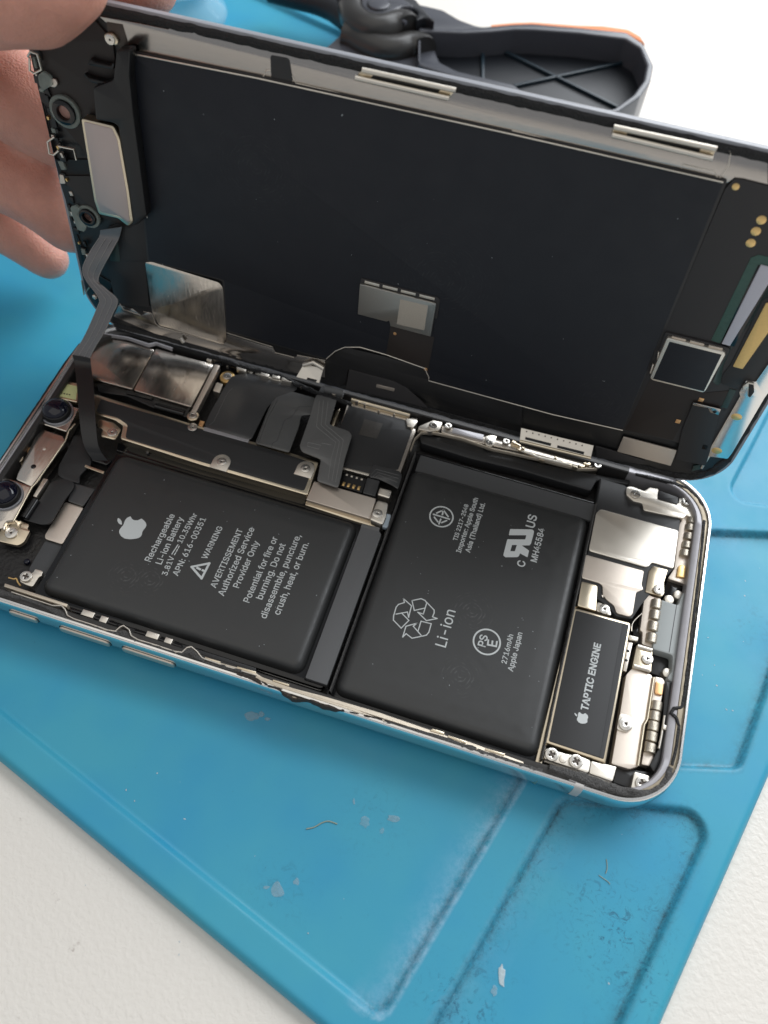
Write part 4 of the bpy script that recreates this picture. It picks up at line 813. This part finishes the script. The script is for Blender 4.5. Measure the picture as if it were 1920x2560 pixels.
def clip(F, a, b, c, d):
    q = Q(F(a, b, c, d), .1); rails = [[(*q[0], .10), (*q[1], .10)], [(*q[3], .14), (*q[2], .14)]]
    o = plate('edge_clip', q, .05, .09, M['brass'], SC, .01); tubes('clip_rail', rails, .042, M['pale'], o, 10)
    h = [tuple(Vector(q[i]).lerp(Vector(q[j]), t)) for i, j, t in ((0, 2, .14), (1, 3, .14), (2, 0, .14), (3, 1, .14))]
    plate('clip_slot', h, .08, .0925, M['black'], o, .001)
clip(D2, (690, 452), (1295, 585), (1255, 632), (650, 497)); clip(D3, (660, 822), (1325, 965), (1300, 1020), (650, 868))
# backing sheet with its bright folded border
film = [(328, 136), (640, 197), (1280, 338), (1808, 458), (1557, 1073), (1380, 1033), (1072, 949), (1071, 943), (1062, 921), (963, 886), (900, 868), (862, 868), (838, 878), (816, 897), (567, 826), (560, 700), (372, 650), (360, 520)]
fq = Q(film, .09); plate('backing_border', grow(fq, .05), .03, .07, M['pcb'], SC, .012, .05)
fs = plate('backing_sheet', fq, .06, .095, M['film'], SC, .012, .04, res=2)
for l, rr in (([(328, 134), (640, 195), (1280, 336), (1808, 456)], .014), ([(1557, 1076), (1380, 1036), (1072, 952), (1072, 943), (1062, 921), (963, 886), (900, 868), (862, 868), (838, 878), (816, 897)], .012), ([(333, 292), (352, 460), (368, 545)], .007)):
    tube('border_edge', [(*p, .10) for p in Q(l, .1)], rr, M['pale'], SC)
plate('black_tape', Q(D4((700, 330), (950, 260), (965, 545), (940, 560), (968, 850), (770, 825), (735, 760), (690, 560)), .06), .03, .06, M['soft'], SC, .006, .04)
plate('foil_patch', Q(D4((940, 558), (985, 556), (1420, 690), (1445, 725), (1468, 1050), (1450, 1092), (1030, 965), (985, 880)), .075), .06, .078, M['mirror'], SC, .004, .05)
plate('lower_strip', Q(D4((735, 910), (770, 835), (860, 860), (915, 905), (960, 880), (1000, 900), (1015, 965), (1440, 1090), (1465, 1010)) + T2((165, 40), (470, 130), (490, 170), (610, 195), (630, 180), (812, 215), (810, 320), (600, 290), (300, 215), (100, 150)) + D4((1500, 1160), (1000, 1020)), .05), .02, .05, M['strip'], SC, .008)
tubes('strip_fold', [[(*p, .053) for p in Q(F(*l), .05)] for F, l in ((D4, [(775, 825), (800, 865), (910, 900)]), (D4, [(930, 878), (985, 890), (1005, 950), (1030, 975), (1440, 1088)]), (T2, [(165, 28), (470, 122), (490, 160), (610, 190)]), (T2, [(630, 175), (812, 210)]))], .008, M['pale'], SC)
tube('spring_pin', [(*p, .10) for p in Q(D4((1170, 1045), (1190, 1075)), .1)], .05, M['pale'], SC, 12)
smudge(M['film'], [((*Q([(1100, 700)], .1)[0], .1), 1.5), ((*Q([(1500, 1000)], .1)[0], .1), 1.0), ((*Q([(640, 420)], .1)[0], .1), 1.2)], (.022, .024, .029))
# touch chip on the backing sheet
ch = plate('touch_chip', Q(D5((672, 700), (1168, 828), (1132, 1043), (870, 975), (862, 938), (848, 946), (658, 897)), .17), .09, .17, M['chips'], SC, .02, .02)
plate('chip_tray', Q(D5((680, 662), (1180, 788), (1192, 810), (1172, 930), (672, 715)), .12), .08, .12, M['pcb'], SC, .012, .03)
plates('chip_pads', [Q(D5(*l), .13) for l in ([(705, 678), (800, 702), (798, 718), (703, 694)], [(822, 706), (918, 730), (916, 746), (820, 722)], [(940, 737), (1035, 760), (1033, 776), (938, 753)], [(1060, 766), (1158, 790), (1156, 806), (1058, 782)])], .10, .135, M['pale'], ch)
plate('chip_label', Q(D5((935, 800), (1115, 842), (1090, 1000), (912, 960)), .172), .168, .173, M['codep'], ch, .001)
plate('flex_tail', Q(D5((872, 975), (1155, 1045), (1118, 1244)) + T2((1480, 320), (1460, 262), (1205, 180)), .10), .06, .10, M['pcbb'], SC, .004)
q = Q(D5((900, 1022)), .1)[0]; plate('copper_dot', circle(q, .035), .09, .104, M['orange'], SC, .003)
q = Q(T2((1462, 268)), .1)[0]; plate('copper_dot', circle(q, .04), .09, .104, M['orange'], SC, .003)
plate('lower_flex', Q(T2((818, 210), (830, 165), (870, 132), (940, 125), (1200, 185), (1450, 262), (1475, 335), (1659, 385)) + T3((900, 330), (890, 480), (700, 440), (300, 330)) + T2((1420, 440), (1280, 370), (960, 270), (950, 330), (940, 375), (810, 350)), .07), .03, .07, M['black'], SC, .006, .02)
plate('grey_flap', Q(T2((965, 270), (1250, 345), (1340, 390), (1440, 480), (1480, 520), (1000, 410), (945, 395)), .09), .06, .085, M['pcb'], SC, .006, .03)
plate('flap_slot', Q(T2((1145, 364), (1262, 393), (1258, 412), (1140, 383)), .09), .083, .092, M['satin'], SC, .003, .02)
# spring clip of the lower edge
def tilt(F, tl, tr, br_, bl, w1, w2): a, b = Q(F(tl, tr), w1), Q(F(br_, bl), w2); return [(*a[0], w1), (*a[1], w1), (*b[0], w2), (*b[1], w2)]
sc_ = slab('spring_clip', tilt(T3, (888, 490), (1360, 605), (1340, 690), (878, 574), .11, .30), .03, M['pale'], SC)
for l in (((918, 548), (1085, 590), (1080, 606), (915, 563)), ((1125, 602), (1298, 645), (1294, 662), (1122, 618))): slab('clip_slot', [(x, y, w + .012) for x, y, w in tilt(T3, *l, .238, .265)], .002, M['black'], sc_)
for k in range(10):
    a = Q(T3((925 + 40 * k, 512 + 10 * k)), .145)[0]; tube('clip_dimple', [(a[0] - .012, a[1], .162), (a[0] + .012, a[1], .162)], .012, M['recess'], sc_, 6)
tube('clip_fold', [(*p, .30) for p in Q(T3((880, 578), (1340, 690)), .30)], .035, M['brass'], SC, 12)
hc = slab('hinge_clip', tilt(T2, (672, 232), (800, 262), (772, 358), (622, 318), .12, .34), .03, M['pale'], SC)
slab('clip_slot', [(x, y, w + .014) for x, y, w in tilt(T2, (697, 318), (760, 334), (752, 348), (692, 332), .30, .322)], .002, M['black'], hc)
tube('clip_fold', [(*p, .14) for p in Q(T2((672, 240), (735, 222), (800, 262)), .14)], .05, M['pale'], SC, 12)
# boards, cables and plates at the charging end
plate('end_board', Q(D6((1380, 85), (1440, 20), (1500, 25), (1659, 65), (1800, 100), (1800, 900)) + D7((1600, 420), (1480, 500), (1290, 900), (1240, 990), (940, 870), (545, 785)), .07), .03, .075, M['pcb'], SC, .006, .02)
plate('end_board_lower', Q(D7((760, 380), (1160, 500), (1370, 480), (1330, 640), (1080, 570), (930, 860), (560, 780)), .08), .06, .082, M['pcbb'], SC, .003)
for p in ((1450, 70), (1616, 286), (1580, 359), (1547, 435)):
    q = Q(D6(p), .08)[0]; plate('gold_dot', circle(q, .075 if p[0] > 1500 else .055, 20), .07, .081, M['gold'], SC, .002)
plate('green_flex', Q(D6((1548, 530), (1600, 512), (1800, 560), (1800, 640), (1600, 575), (1360, 1090), (1290, 1065)), .085), .07, .085, M['green'], SC, .004)
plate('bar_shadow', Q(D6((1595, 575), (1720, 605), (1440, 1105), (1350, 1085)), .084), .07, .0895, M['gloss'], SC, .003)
plate('grey_bar', Q(D6((1612, 580), (1720, 606), (1412, 1102), (1360, 1088)), .12), .07, .12, M['lilac'], SC, .008)
plate('green_cable', Q(D6((1800, 500), (1800, 640)) + D8((860, 420), (620, 1010), (590, 1180), (560, 1190), (525, 1160), (640, 880), (700, 850)) + D6((1425, 1100)), .082), .07, .0835, M['green2'], SC, .003, .02)
plate('bar_bed', Q(D8((985, 400), (1300, 300), (1300, 420), (900, 1160), (800, 1175), (760, 1230), (600, 1180), (610, 1100), (690, 1000)), .088), .07, .09, M['soft'], SC, .004, .06)
plate('gold_bar', Q(D8((1015, 435), (1200, 440), (1200, 470), (798, 1043), (708, 1020)), .11), .08, .11, M['goldbar'], SC, .006, .02)
c2 = plate('chip_frame', Q(D7((885, 74), (1326, 186), (1332, 205), (1182, 480), (1160, 498), (770, 402), (752, 385)), .19), .08, .19, M['pale'], SC, .02, .04)
plate('chip_cover', Q(D7((903, 106), (1303, 206), (1166, 488), (776, 390)), .195), .185, .195, M['film'], SC, .004, .01)
plate('chip_tray', Q(D7((872, 34), (1355, 152), (1365, 170), (1300, 290), (745, 370)), .12), .07, .12, M['pcb'], SC, .012, .03)
plates('chip_pads', [Q(D7(*l), .14) for l in ([(922, 62), (1030, 88), (1028, 102), (918, 76)], [(1062, 94), (1170, 122), (1166, 138), (1060, 110)], [(1205, 130), (1312, 156), (1308, 172), (1202, 146)], [(825, 185), (815, 250), (805, 246), (815, 180)], [(783, 280), (760, 350), (750, 346), (772, 276)])], .11, .15, M['satin'], c2)
for p in ((1145, 552), (968, 717)): q = Q(D7(p), .085)[0]; box('solder_square', (q[0], q[1], .08), .09, .09, .012, M['orange'], SC, .004)
cp = plate('cable_cover', Q(D7((1085, 575), (1296, 632), (1280, 668), (1210, 960), (1180, 1060), (950, 1010), (1000, 780)), .13), .08, .13, M['soft'], SC, .01, .03)
plate('cover_lug', Q(D8((340, 1352), (380, 1360), (600, 1412), (575, 1465), (500, 1440), (480, 1400), (390, 1385), (340, 1372)), .135), .125, .136, M['strip'], cp, .003)
q = Q(D8((542, 1436)), .137)[0]; plate('lug_hole', circle(q, .035, 12), .13, .1375, M['gloss'], cp, .0006)
plate('green_stub', Q(D8((680, 1225), (740, 1240), (655, 1405), (600, 1395)), .086), .07, .087, M['green2'], SC, .002)
plate('steel_label', Q(D7((548, 836), (958, 942), (912, 1060), (500, 950)), .10), .07, .10, M['satin'], SC, .006, .02)
plate('dark_flap', Q(D7((330, 905), (490, 950), (720, 1020), (700, 1050), (340, 1000)), .09), .06, .09, M['pcb'], SC, .01, .05)
es = plate('end_strip', Q(D8((1040, 990), (920, 1160), (830, 1150), (765, 1255), (775, 1290), (460, 1840), (500, 1850), (660, 1870), (700, 1820), (1000, 1310), (1300, 900)), .11), .06, .11, M['strip2'] if 'strip2' in M else M['frame'], SC, .01, .02)
for p in ((742, 1483), (560, 1795)): q = Q(D8(p), .112)[0]; plate('gold_dot', circle(q, .10, 24, .08), .105, .1125, M['gold'], SC, .0008)
plate('end_clip', Q(D8((800, 1200), (850, 1165), (905, 1180), (905, 1260), (870, 1310), (845, 1300), (840, 1215), (790, 1250)), .17), .1, .17, M['pale'], SC, .02, .02); plate('clip_slot', Q(D8((855, 1180), (900, 1190), (905, 1255), (868, 1305), (848, 1290)), .176), .165, .1765, M['lens2'], SC, .001)
plate('end_tab', Q(D8((460, 1840), (500, 1850), (430, 1965), (410, 1960)), .10), .06, .10, M['steel'], SC, .01); plate('blue_film', Q(D8((345, 1935), (415, 1925), (410, 1965), (330, 1985)), .06), .03, .06, M['green2'], SC, .004)
plate('black_nub', Q(D8((430, 1730), (490, 1745), (470, 1790), (415, 1780)), .13), .07, .13, M['gloss'], SC, .015)

# earpiece and sensor end
plate('sensor_board', Q(D9((215, 330), (720, 120), (900, 330), (960, 860), (1010, 1276), (440, 1276), (330, 800)) + D4((930, 270), (840, 340), (640, 260), (600, 130), (430, 170), (395, 60)), .06), .02, .065, M['pcbb'], SC, .01, .03)
plate('sensor_board_lower', Q(D4((380, 0), (590, 0), (640, 255), (560, 300), (440, 170)), .09), .05, .09, M['black'], SC, .01, .03)
hs = plate('earpiece_block', Q(D9((925, 400), (1040, 400), (1030, 600), (1060, 900), (1110, 1276)) + D4((950, 262), (885, 322), (820, 318), (800, 100)) + D9((960, 1200), (940, 1010), (900, 985), (760, 960), (740, 700), (900, 640)), .30), .06, .30, M['black'], SC, .04, .05)
for pts in (((715, 470), (740, 495), (880, 525), (910, 500), (905, 560), (690, 520)), ((660, 590), (700, 620), (870, 660), (890, 700), (720, 660)), ((745, 700), (780, 780), (940, 820), (960, 800), (950, 850), (760, 800))):
    plate('molded_rib', Q(D9(*pts), .2), .06, .2, M['black'], SC, .03, .03)
ep = plate('speaker_module', Q(D1((525, 768), (735, 818), (775, 900), (835, 1244)) + D4((862, 300), (830, 326), (795, 300), (765, 275), (640, 248), (610, 160)), .32), .1, .32, M['brass'], SC, .02, .05)
plate('speaker_face', grow(Q(D1((535, 778), (728, 826), (765, 905), (825, 1244)) + D4((848, 300), (830, 312), (800, 290), (770, 264), (646, 236), (618, 150)), .325), -.02), .315, .328, M['modface'], ep, .006, .04)
for F, p, rr in ((D9, (520, 890), 1.), (D4, (575, 262), .8)):
    q = Q(F(p), .1)[0]
    g_ = plate('gasket_ring', circle(q, .30 * rr, 32), .05, .13, M['clear'], SC, .02, 0, [circle(q, .22 * rr, 28)]); plate('lens_cup', circle(q, .225 * rr, 28), .05, .17, M['gloss'], SC, .02, 0, [circle(q, .13 * rr, 24)])
    plate('hole_window', circle(q, .128 * rr, 24), .085, .09, M['pinkwin'] if 'pinkwin' in M else M['skin'], SC, .001)
plate('clear_gasket', Q(D4((455, 200), (490, 190), (520, 215), (500, 250), (560, 330), (545, 365), (500, 350), (465, 250)), .15), .08, .15, M['clear'], SC, .02, .03)
plate('clear_gasket', Q(D9((300, 600), (340, 570), (400, 610), (420, 680), (340, 730), (310, 680)), .15), .08, .15, M['clear'], SC, .02, .03)
plate('pink_tab', Q(D9((400, 630), (440, 630), (460, 670), (440, 700), (395, 690)), .12), .08, .12, M['satin'], SC, .01, .03)
tubes('wire_clip', [[(*p, w) for p, w in zip(Q(D9((215, 455), (245, 410), (300, 430), (325, 560), (265, 590), (240, 560), (232, 460)), .15), (.12, .16, .16, .12, .12, .16, .14))], [(*p, .12) for p in Q(D9((435, 1090), (380, 1130), (395, 1225), (430, 1235), (470, 1200)), .12)], [(*p, .12) for p in Q(D9((460, 1165), (590, 1190), (610, 1276)), .12)]], .022, M['pale'], SC)
tubes('wire_clip', [[(*p, .10) for p in Q(D4((530, 680), (545, 770), (580, 720)), .1)]], .02, M['brass'], SC)
q = Q(D4((615, 782)), .1)[0]; plate('steel_dot', circle(q, .055), .03, .14, M['pale'], SC, .03, res=3)
plate('silver_pad', Q(D4((385, -10), (410, -5), (425, 50), (390, 50)), .1), .06, .105, M['satin'], SC, .005, .02)
plate('screw_plate', Q(D9((850, 260), (900, 270), (945, 330), (930, 365), (850, 330), (825, 285)), .12), .06, .12, M['brass'], SC, .015, .04)
q = Q(D9((880, 312)), .12)[0]; o = link('screw', SCREWT, SC, (q[0], q[1], .12)); o.scale = (.8,) * 3
plate('mesh_patch', Q(D9((850, 175), (975, 195), (1030, 380), (960, 380), (860, 250)), .055), .045, .058, M['recess'], SC, .003)
plate('teal_window', Q(D4((700, 430), (765, 430), (780, 555), (715, 550)), .065), .055, .066, M['green2'], SC, .003, .03)
plate('side_frame', Q(D4((480, 330), (560, 540), (600, 620), (740, 700), (735, 760), (620, 830), (540, 600)), .05), .02, .05, M['gloss'], SC, .01)

rr = random.Random(11)
def edge_bits(path, n, w0, m, smax=.10):
    P = [Vector(q) for q in path]; bm = bmesh.new()
    for i in range(n):
        t = (i + rr.random() * .8) / n * (len(P) - 1); k = min(int(t), len(P) - 2); q = P[k].lerp(P[k + 1], t - k)
        mm = box_mesh((q.x + rr.uniform(0, .16), q.y, w0), rr.uniform(.03, smax), rr.uniform(.03, smax * 1.6), .03 + rr.random() * .05, .008, rr.choice((0, 0, .25))); bm.from_mesh(mm); bpy.data.meshes.remove(mm)
    me = bpy.data.meshes.new('edge_fittings'); bm.to_mesh(me); bm.free(); o = link('edge_fittings', finish(me, m), SC); o['kind'] = 'stuff'
ep_ = Q(D9((250, 350), (300, 600), (370, 860), (425, 1100), (470, 1276)) + D4((430, 150), (480, 330), (560, 560)), .06)
edge_bits(ep_, 26, .05, M['black'], .13); edge_bits(ep_, 11, .06, M['satin'], .07); edge_bits(ep_, 7, .06, M['clear'], .12); edge_bits(ep_, 5, .07, M['gold'], .045)
# the flat ribbon that still ties the screen to the body
up = [((251, 575), (305, 567), 7.0), ((247, 594), (297, 598), 6.98), ((222, 633), (280, 629), 6.80), ((206, 671), (247, 695), 6.65), ((216, 702), (262, 718), 6.55), ((247, 745), (295, 749), 6.40), ((241, 772), (284, 783), 6.28), ((216, 830), (262, 830), 6.02), ((197, 864), (241, 864), 5.85), ((181, 886), (225, 895), 5.68)]
lo = [((181, 887), (226, 896), 1.0), ((187, 912), (228, 918), .88), ((193, 974), (235, 974), .86), ((199, 1051), (239, 1051), .80), ((210, 1113), (247, 1117), .62), ((232, 1150), (270, 1152), .44)]
dinv = (Matrix.Translation(DO) @ DR.to_4x4()).inverted()
Lu, Ru = [dinv @ A(*a, y) for a, b, y in up], [dinv @ A(*b, y) for a, b, y in up]
rb = strip3('ribbon_cable', Lu, Ru, .016, M['ribbon'], SC)
Ll, Rl = [dinv @ U3(*a, z) for a, b, z in lo], [dinv @ U3(*b, z) for a, b, z in lo]
strip3('ribbon_tail', Ll, Rl, .016, M['black'], SC)
def lane(f): return smoothpath([a.lerp(b, f) + Vector((0, 0, .012)) for a, b in zip(Lu[1:], Ru[1:])], 4)
tubes('ribbon_trace', [lane(.36), lane(.68), lane(.97), lane(.03)], .0065, M['ribbonl'], rb)
# dust on the backing sheet
dm = bmesh.new(); rr = random.Random(3)
for i in range(30):
    x, y = rr.uniform(380, 1700), rr.uniform(180, 960)
    u, v = Q([(x, y)], .097)[0]
    if not (.9 < u < 12.4 and .9 < v < 6.0): continue
    s = rr.uniform(.003, .009); bmesh.ops.create_icosphere(dm, subdivisions=1, radius=s, matrix=Matrix.Translation((u, v, .098)) @ Matrix.Rotation(rr.uniform(0, 3), 4, 'Z') @ Matrix.Diagonal((rr.choice((1, 1, 1.5, 3)), 1, .4, 1)))
me = bpy.data.meshes.new('dust'); dm.to_mesh(me); dm.free(); o = link('dust', finish(me, M['lint']), SC); o['kind'] = 'stuff'

# ================================================================== the hand holding the screen's far corner
def hand():
    bm = bmesh.new()
    def limb(pts, rad, flat=1.):
        P = [Vector(p) for p in pts]
        P2, R2 = [], []
        S = smoothpath(P, 8)
        for i, p in enumerate(S):
            t = i / (len(S) - 1) * (len(rad) - 1); k = min(int(t), len(rad) - 2); R2.append(rad[k] + (rad[k + 1] - rad[k]) * (t - k)); P2.append(p)
        for p, r in zip(P2, R2): bmesh.ops.create_icosphere(bm, subdivisions=2, radius=r, matrix=Matrix.Translation(p))
    palm = Vector((-6.2, 9.2, 4.6))
    thumb = [palm, Vector((-4.4, 7.6, 6.6)), A(-60, -75, 6.75), A(60, -68, 6.75), A(138, -78, 6.85)]
    limb(thumb, [1.6, 1.35, 1.12, 1.05, .82])
    idx = [palm + Vector((.5, .3, 1.5)), Vector((-3.2, 9.4, 7.6)), A(60, -75, 8.9), A(220, -62, 8.8), A(352, -50, 8.72)]
    limb(idx, [1.2, .95, .85, .84, .66])
    mid = [palm + Vector((.4, .3, .5)), A(-160, 120, 8.9), A(-40, 190, 8.7), A(70, 262, 8.45), A(190, 350, 8.35)]
    limb(mid, [1.2, .98, .95, .92, .70])
    rg = [palm + Vector((.3, .3, -.6)), A(-150, 330, 8.6), A(-20, 412, 8.35), A(95, 472, 8.12), A(180, 565, 8.0)]
    limb(rg, [1.2, .95, .92, .86, .62])
    pk = [palm + Vector((.2, .2, -1.5)), A(-190, 440, 8.5), A(-20, 545, 8.3), A(60, 598, 8.2), A(122, 648, 8.15)]
    limb(pk, [1.1, .72, .66, .60, .50])
    limb([palm + Vector((.6, .2, 1.6)), palm, palm + Vector((.4, .2, -1.6))], [1.3, 1.6, 1.2])
    limb([palm, palm + Vector((-4, .8, -.4)), palm + Vector((-9, 1.5, -.8))], [1.7, 2.1, 2.5])
    me = bpy.data.meshes.new('person'); bm.to_mesh(me); bm.free()
    o = link('person', me); mo = o.modifiers.new('r', 'REMESH'); mo.mode = 'VOXEL'; mo.voxel_size = .10
    s = o.modifiers.new('s', 'SMOOTH'); s.factor = .5; s.iterations = 10
    bpy.context.view_layer.update(); dg = bpy.context.evaluated_depsgraph_get()
    me2 = bpy.data.meshes.new_from_object(o.evaluated_get(dg)); o.modifiers.clear(); o.data = me2; me2.name = 'hand'
    me2.materials.clear(); me2.materials.append(M['skin']); me2.shade_smooth()
    o['label'] = 'bare hand gripping the top corner of the opened screen, thumb in front and fingers behind'; o['category'] = 'person'
    tip, prev = A(138, -78, 6.85), A(60, -68, 6.75)
    bm = bmesh.new(); bmesh.ops.create_uvsphere(bm, u_segments=16, v_segments=10, radius=1); me = bpy.data.meshes.new('thumbnail'); bm.to_mesh(me); bm.free()
    d = (tip - prev).normalized(); upv = Vector((0, -.25, 1)).normalized(); up2 = (upv - d * upv.dot(d)).normalized(); side = d.cross(up2)
    mm = Matrix((d * .62, side * .48, up2 * .13)).transposed().to_4x4(); mm.translation = tip - d * .1 + up2 * .76
    me.transform(mm); link('thumbnail', finish(me, M['nail'], 80), o)
hand()

# ================================================================== black plier tool and clear cup lying behind the screen
PL = thing('plier_tool', U3(1200, 60, ZT), 'black and grey plastic plier with ribbed hollow handle and orange grip, behind the screen', 'pliers')
ZH = 1.5
out = B(C2((-140, 175), (150, 180), (330, 168), (480, 154), (600, 151), (900, 176), (1210, 207), (1320, 282), (1386, 420), (1368, 520), (1300, 620), (1150, 725), (900, 770), (600, 690), (300, 610), (100, 500), (-140, 420)), ZH)
inn = B(C2((-125, 200), (150, 212), (330, 203), (480, 188), (600, 190), (900, 212), (1200, 250), (1295, 310), (1340, 420), (1320, 520), (1250, 615), (1130, 700), (900, 745), (600, 640), (480, 545), (180, 475), (-125, 400)), ZH)
hd = plate('handle_wall', out, ZT, ZH, M['clampg'], PL, .06, .1, [inn], res=3)
plate('handle_floor', grow(out, -.08), .68, .76, M['clampb'], PL, .01)
def rib(p, q, w=.10):
    a, b = [Vector(v) for v in B(C2(p, q), .9)]; t = (b - a).normalized(); s = Vector((-t.y, t.x)) * w / 2
    plate('handle_rib', [tuple(a - s), tuple(b - s), tuple(b + s), tuple(a + s)], .74, .86, M['ribb'], PL, .03)
rib((390, 300), (1160, 680)); rib((480, 540), (1250, 375)); rib((280, 270), (280, 520))
og = B(C2((330, 160), (480, 146), (600, 143), (900, 164), (1060, 168), (1220, 190), (1300, 235), (1330, 290), (1210, 215), (900, 184), (600, 158), (480, 162), (330, 176)), ZH - .05)
plate('orange_grip', og, ZT + .2, ZH - .05, M['orangegrip'], PL, .03, .05)
plate('plier_arm', B(C1((640, 320), (800, 180), (840, 80), (900, 20), (880, -80), (1150, -60), (1200, 10)) + C2((20, 60), (130, 125), (240, 165), (330, 178), (330, 205), (0, 190), (-30, 330), (0, 400), (180, 490), (480, 555), (620, 640), (400, 640)) + C1((1200, 470), (900, 400)), 1.1), .5, 1.1, M['clampg'], PL, .08, .1, res=2)
plate('pivot_plate', B(C1((880, -30), (890, 50), (940, 95), (1020, 112), (1090, 98), (1150, 55), (1210, 45), (1258, 75), (1240, 130), (1300, 110), (1370, 140), (1300, 60), (1240, -10), (1150, -60), (950, -80)), 1.75), 1.1, 1.75, M['clampb'], PL, .06, .1, res=2)
plate('pivot_cap', B(C1((885, -40), (895, 40), (950, 82), (1040, 92), (1110, 68), (1150, 40), (1240, 40), (1180, 0), (1120, -60)), 1.85), 1.6, 1.85, M['clampg'], PL, .06, .15, res=2)
q = B(C1((1004, 22)), 1.9)[0]; plate('pivot_pin', circle(q, .32, 28), 1.7, 1.92, M['clampg'], PL, .05); plate('pin_groove', circle(q, .36, 28), 1.7, 1.858, M['clampb'], PL, .005)
def C13(pts, z): return [U3(*p, z) for p in C1(*pts)]
tube('rubber_boot', smoothpath(C13([(828, 55), (850, 130), (930, 185), (1020, 190), (1100, 168), (1165, 165), (1190, 190)], 1.45)), .42, M['boot'], PL, 16)
tube('rubber_boot', smoothpath(C13([(785, 225), (850, 245), (940, 295), (1030, 325), (1120, 325), (1200, 305), (1270, 310), (1290, 330)], 1.15)), .42, M['boot'], PL, 16)
tube('boot_seam', smoothpath(C13([(845, 20), (870, 85), (950, 118), (1040, 128), (1120, 120), (1180, 150)], 1.72)), .06, M['clampg'], PL, 8)
tube('plier_jaw', smoothpath(C13([(300, -60), (480, -12), (600, 18), (700, 60), (770, 110), (815, 150)], .9)), .34, M['clampb'], PL, 14)
tube('plier_jaw', smoothpath(C13([(700, -60), (770, 0), (800, 60), (815, 110)], 1.1)), .3, M['clampb'], PL, 14)
q = U3(452, 30, 0)
bm = bmesh.new(); prof = [(1.45, 0), (1.5, .12), (1.42, .3), (1.1, .62), (1.02, .95), (1.12, 1.05), (1.02, 1.15), (.98, 1.3), (.9, 1.3), (.93, 1.1), (.95, .6), (1.3, .2), (1.36, 0)]; rings = []
for r, z in prof: rings.append([bm.verts.new((q.x + r * math.cos(2 * math.pi * k / 40), q.y + r * math.sin(2 * math.pi * k / 40), z - .12)) for k in range(40)])
for a, b in zip(rings, rings[1:] + rings[:1]):
    for k in range(40): bm.faces.new((a[k], a[(k + 1) % 40], b[(k + 1) % 40], b[k]))
bmesh.ops.recalc_face_normals(bm, faces=bm.faces); me = bpy.data.meshes.new('suction_cup'); bm.to_mesh(me); bm.free()
o = link('suction_cup', finish(me, M['cup'], 60)); o['label'] = 'clear ribbed plastic cup standing on the blue mat behind the fingertips'; o['category'] = 'suction cup'
for o in list(bpy.data.objects):
    if 'world_space' in o: del o['world_space']
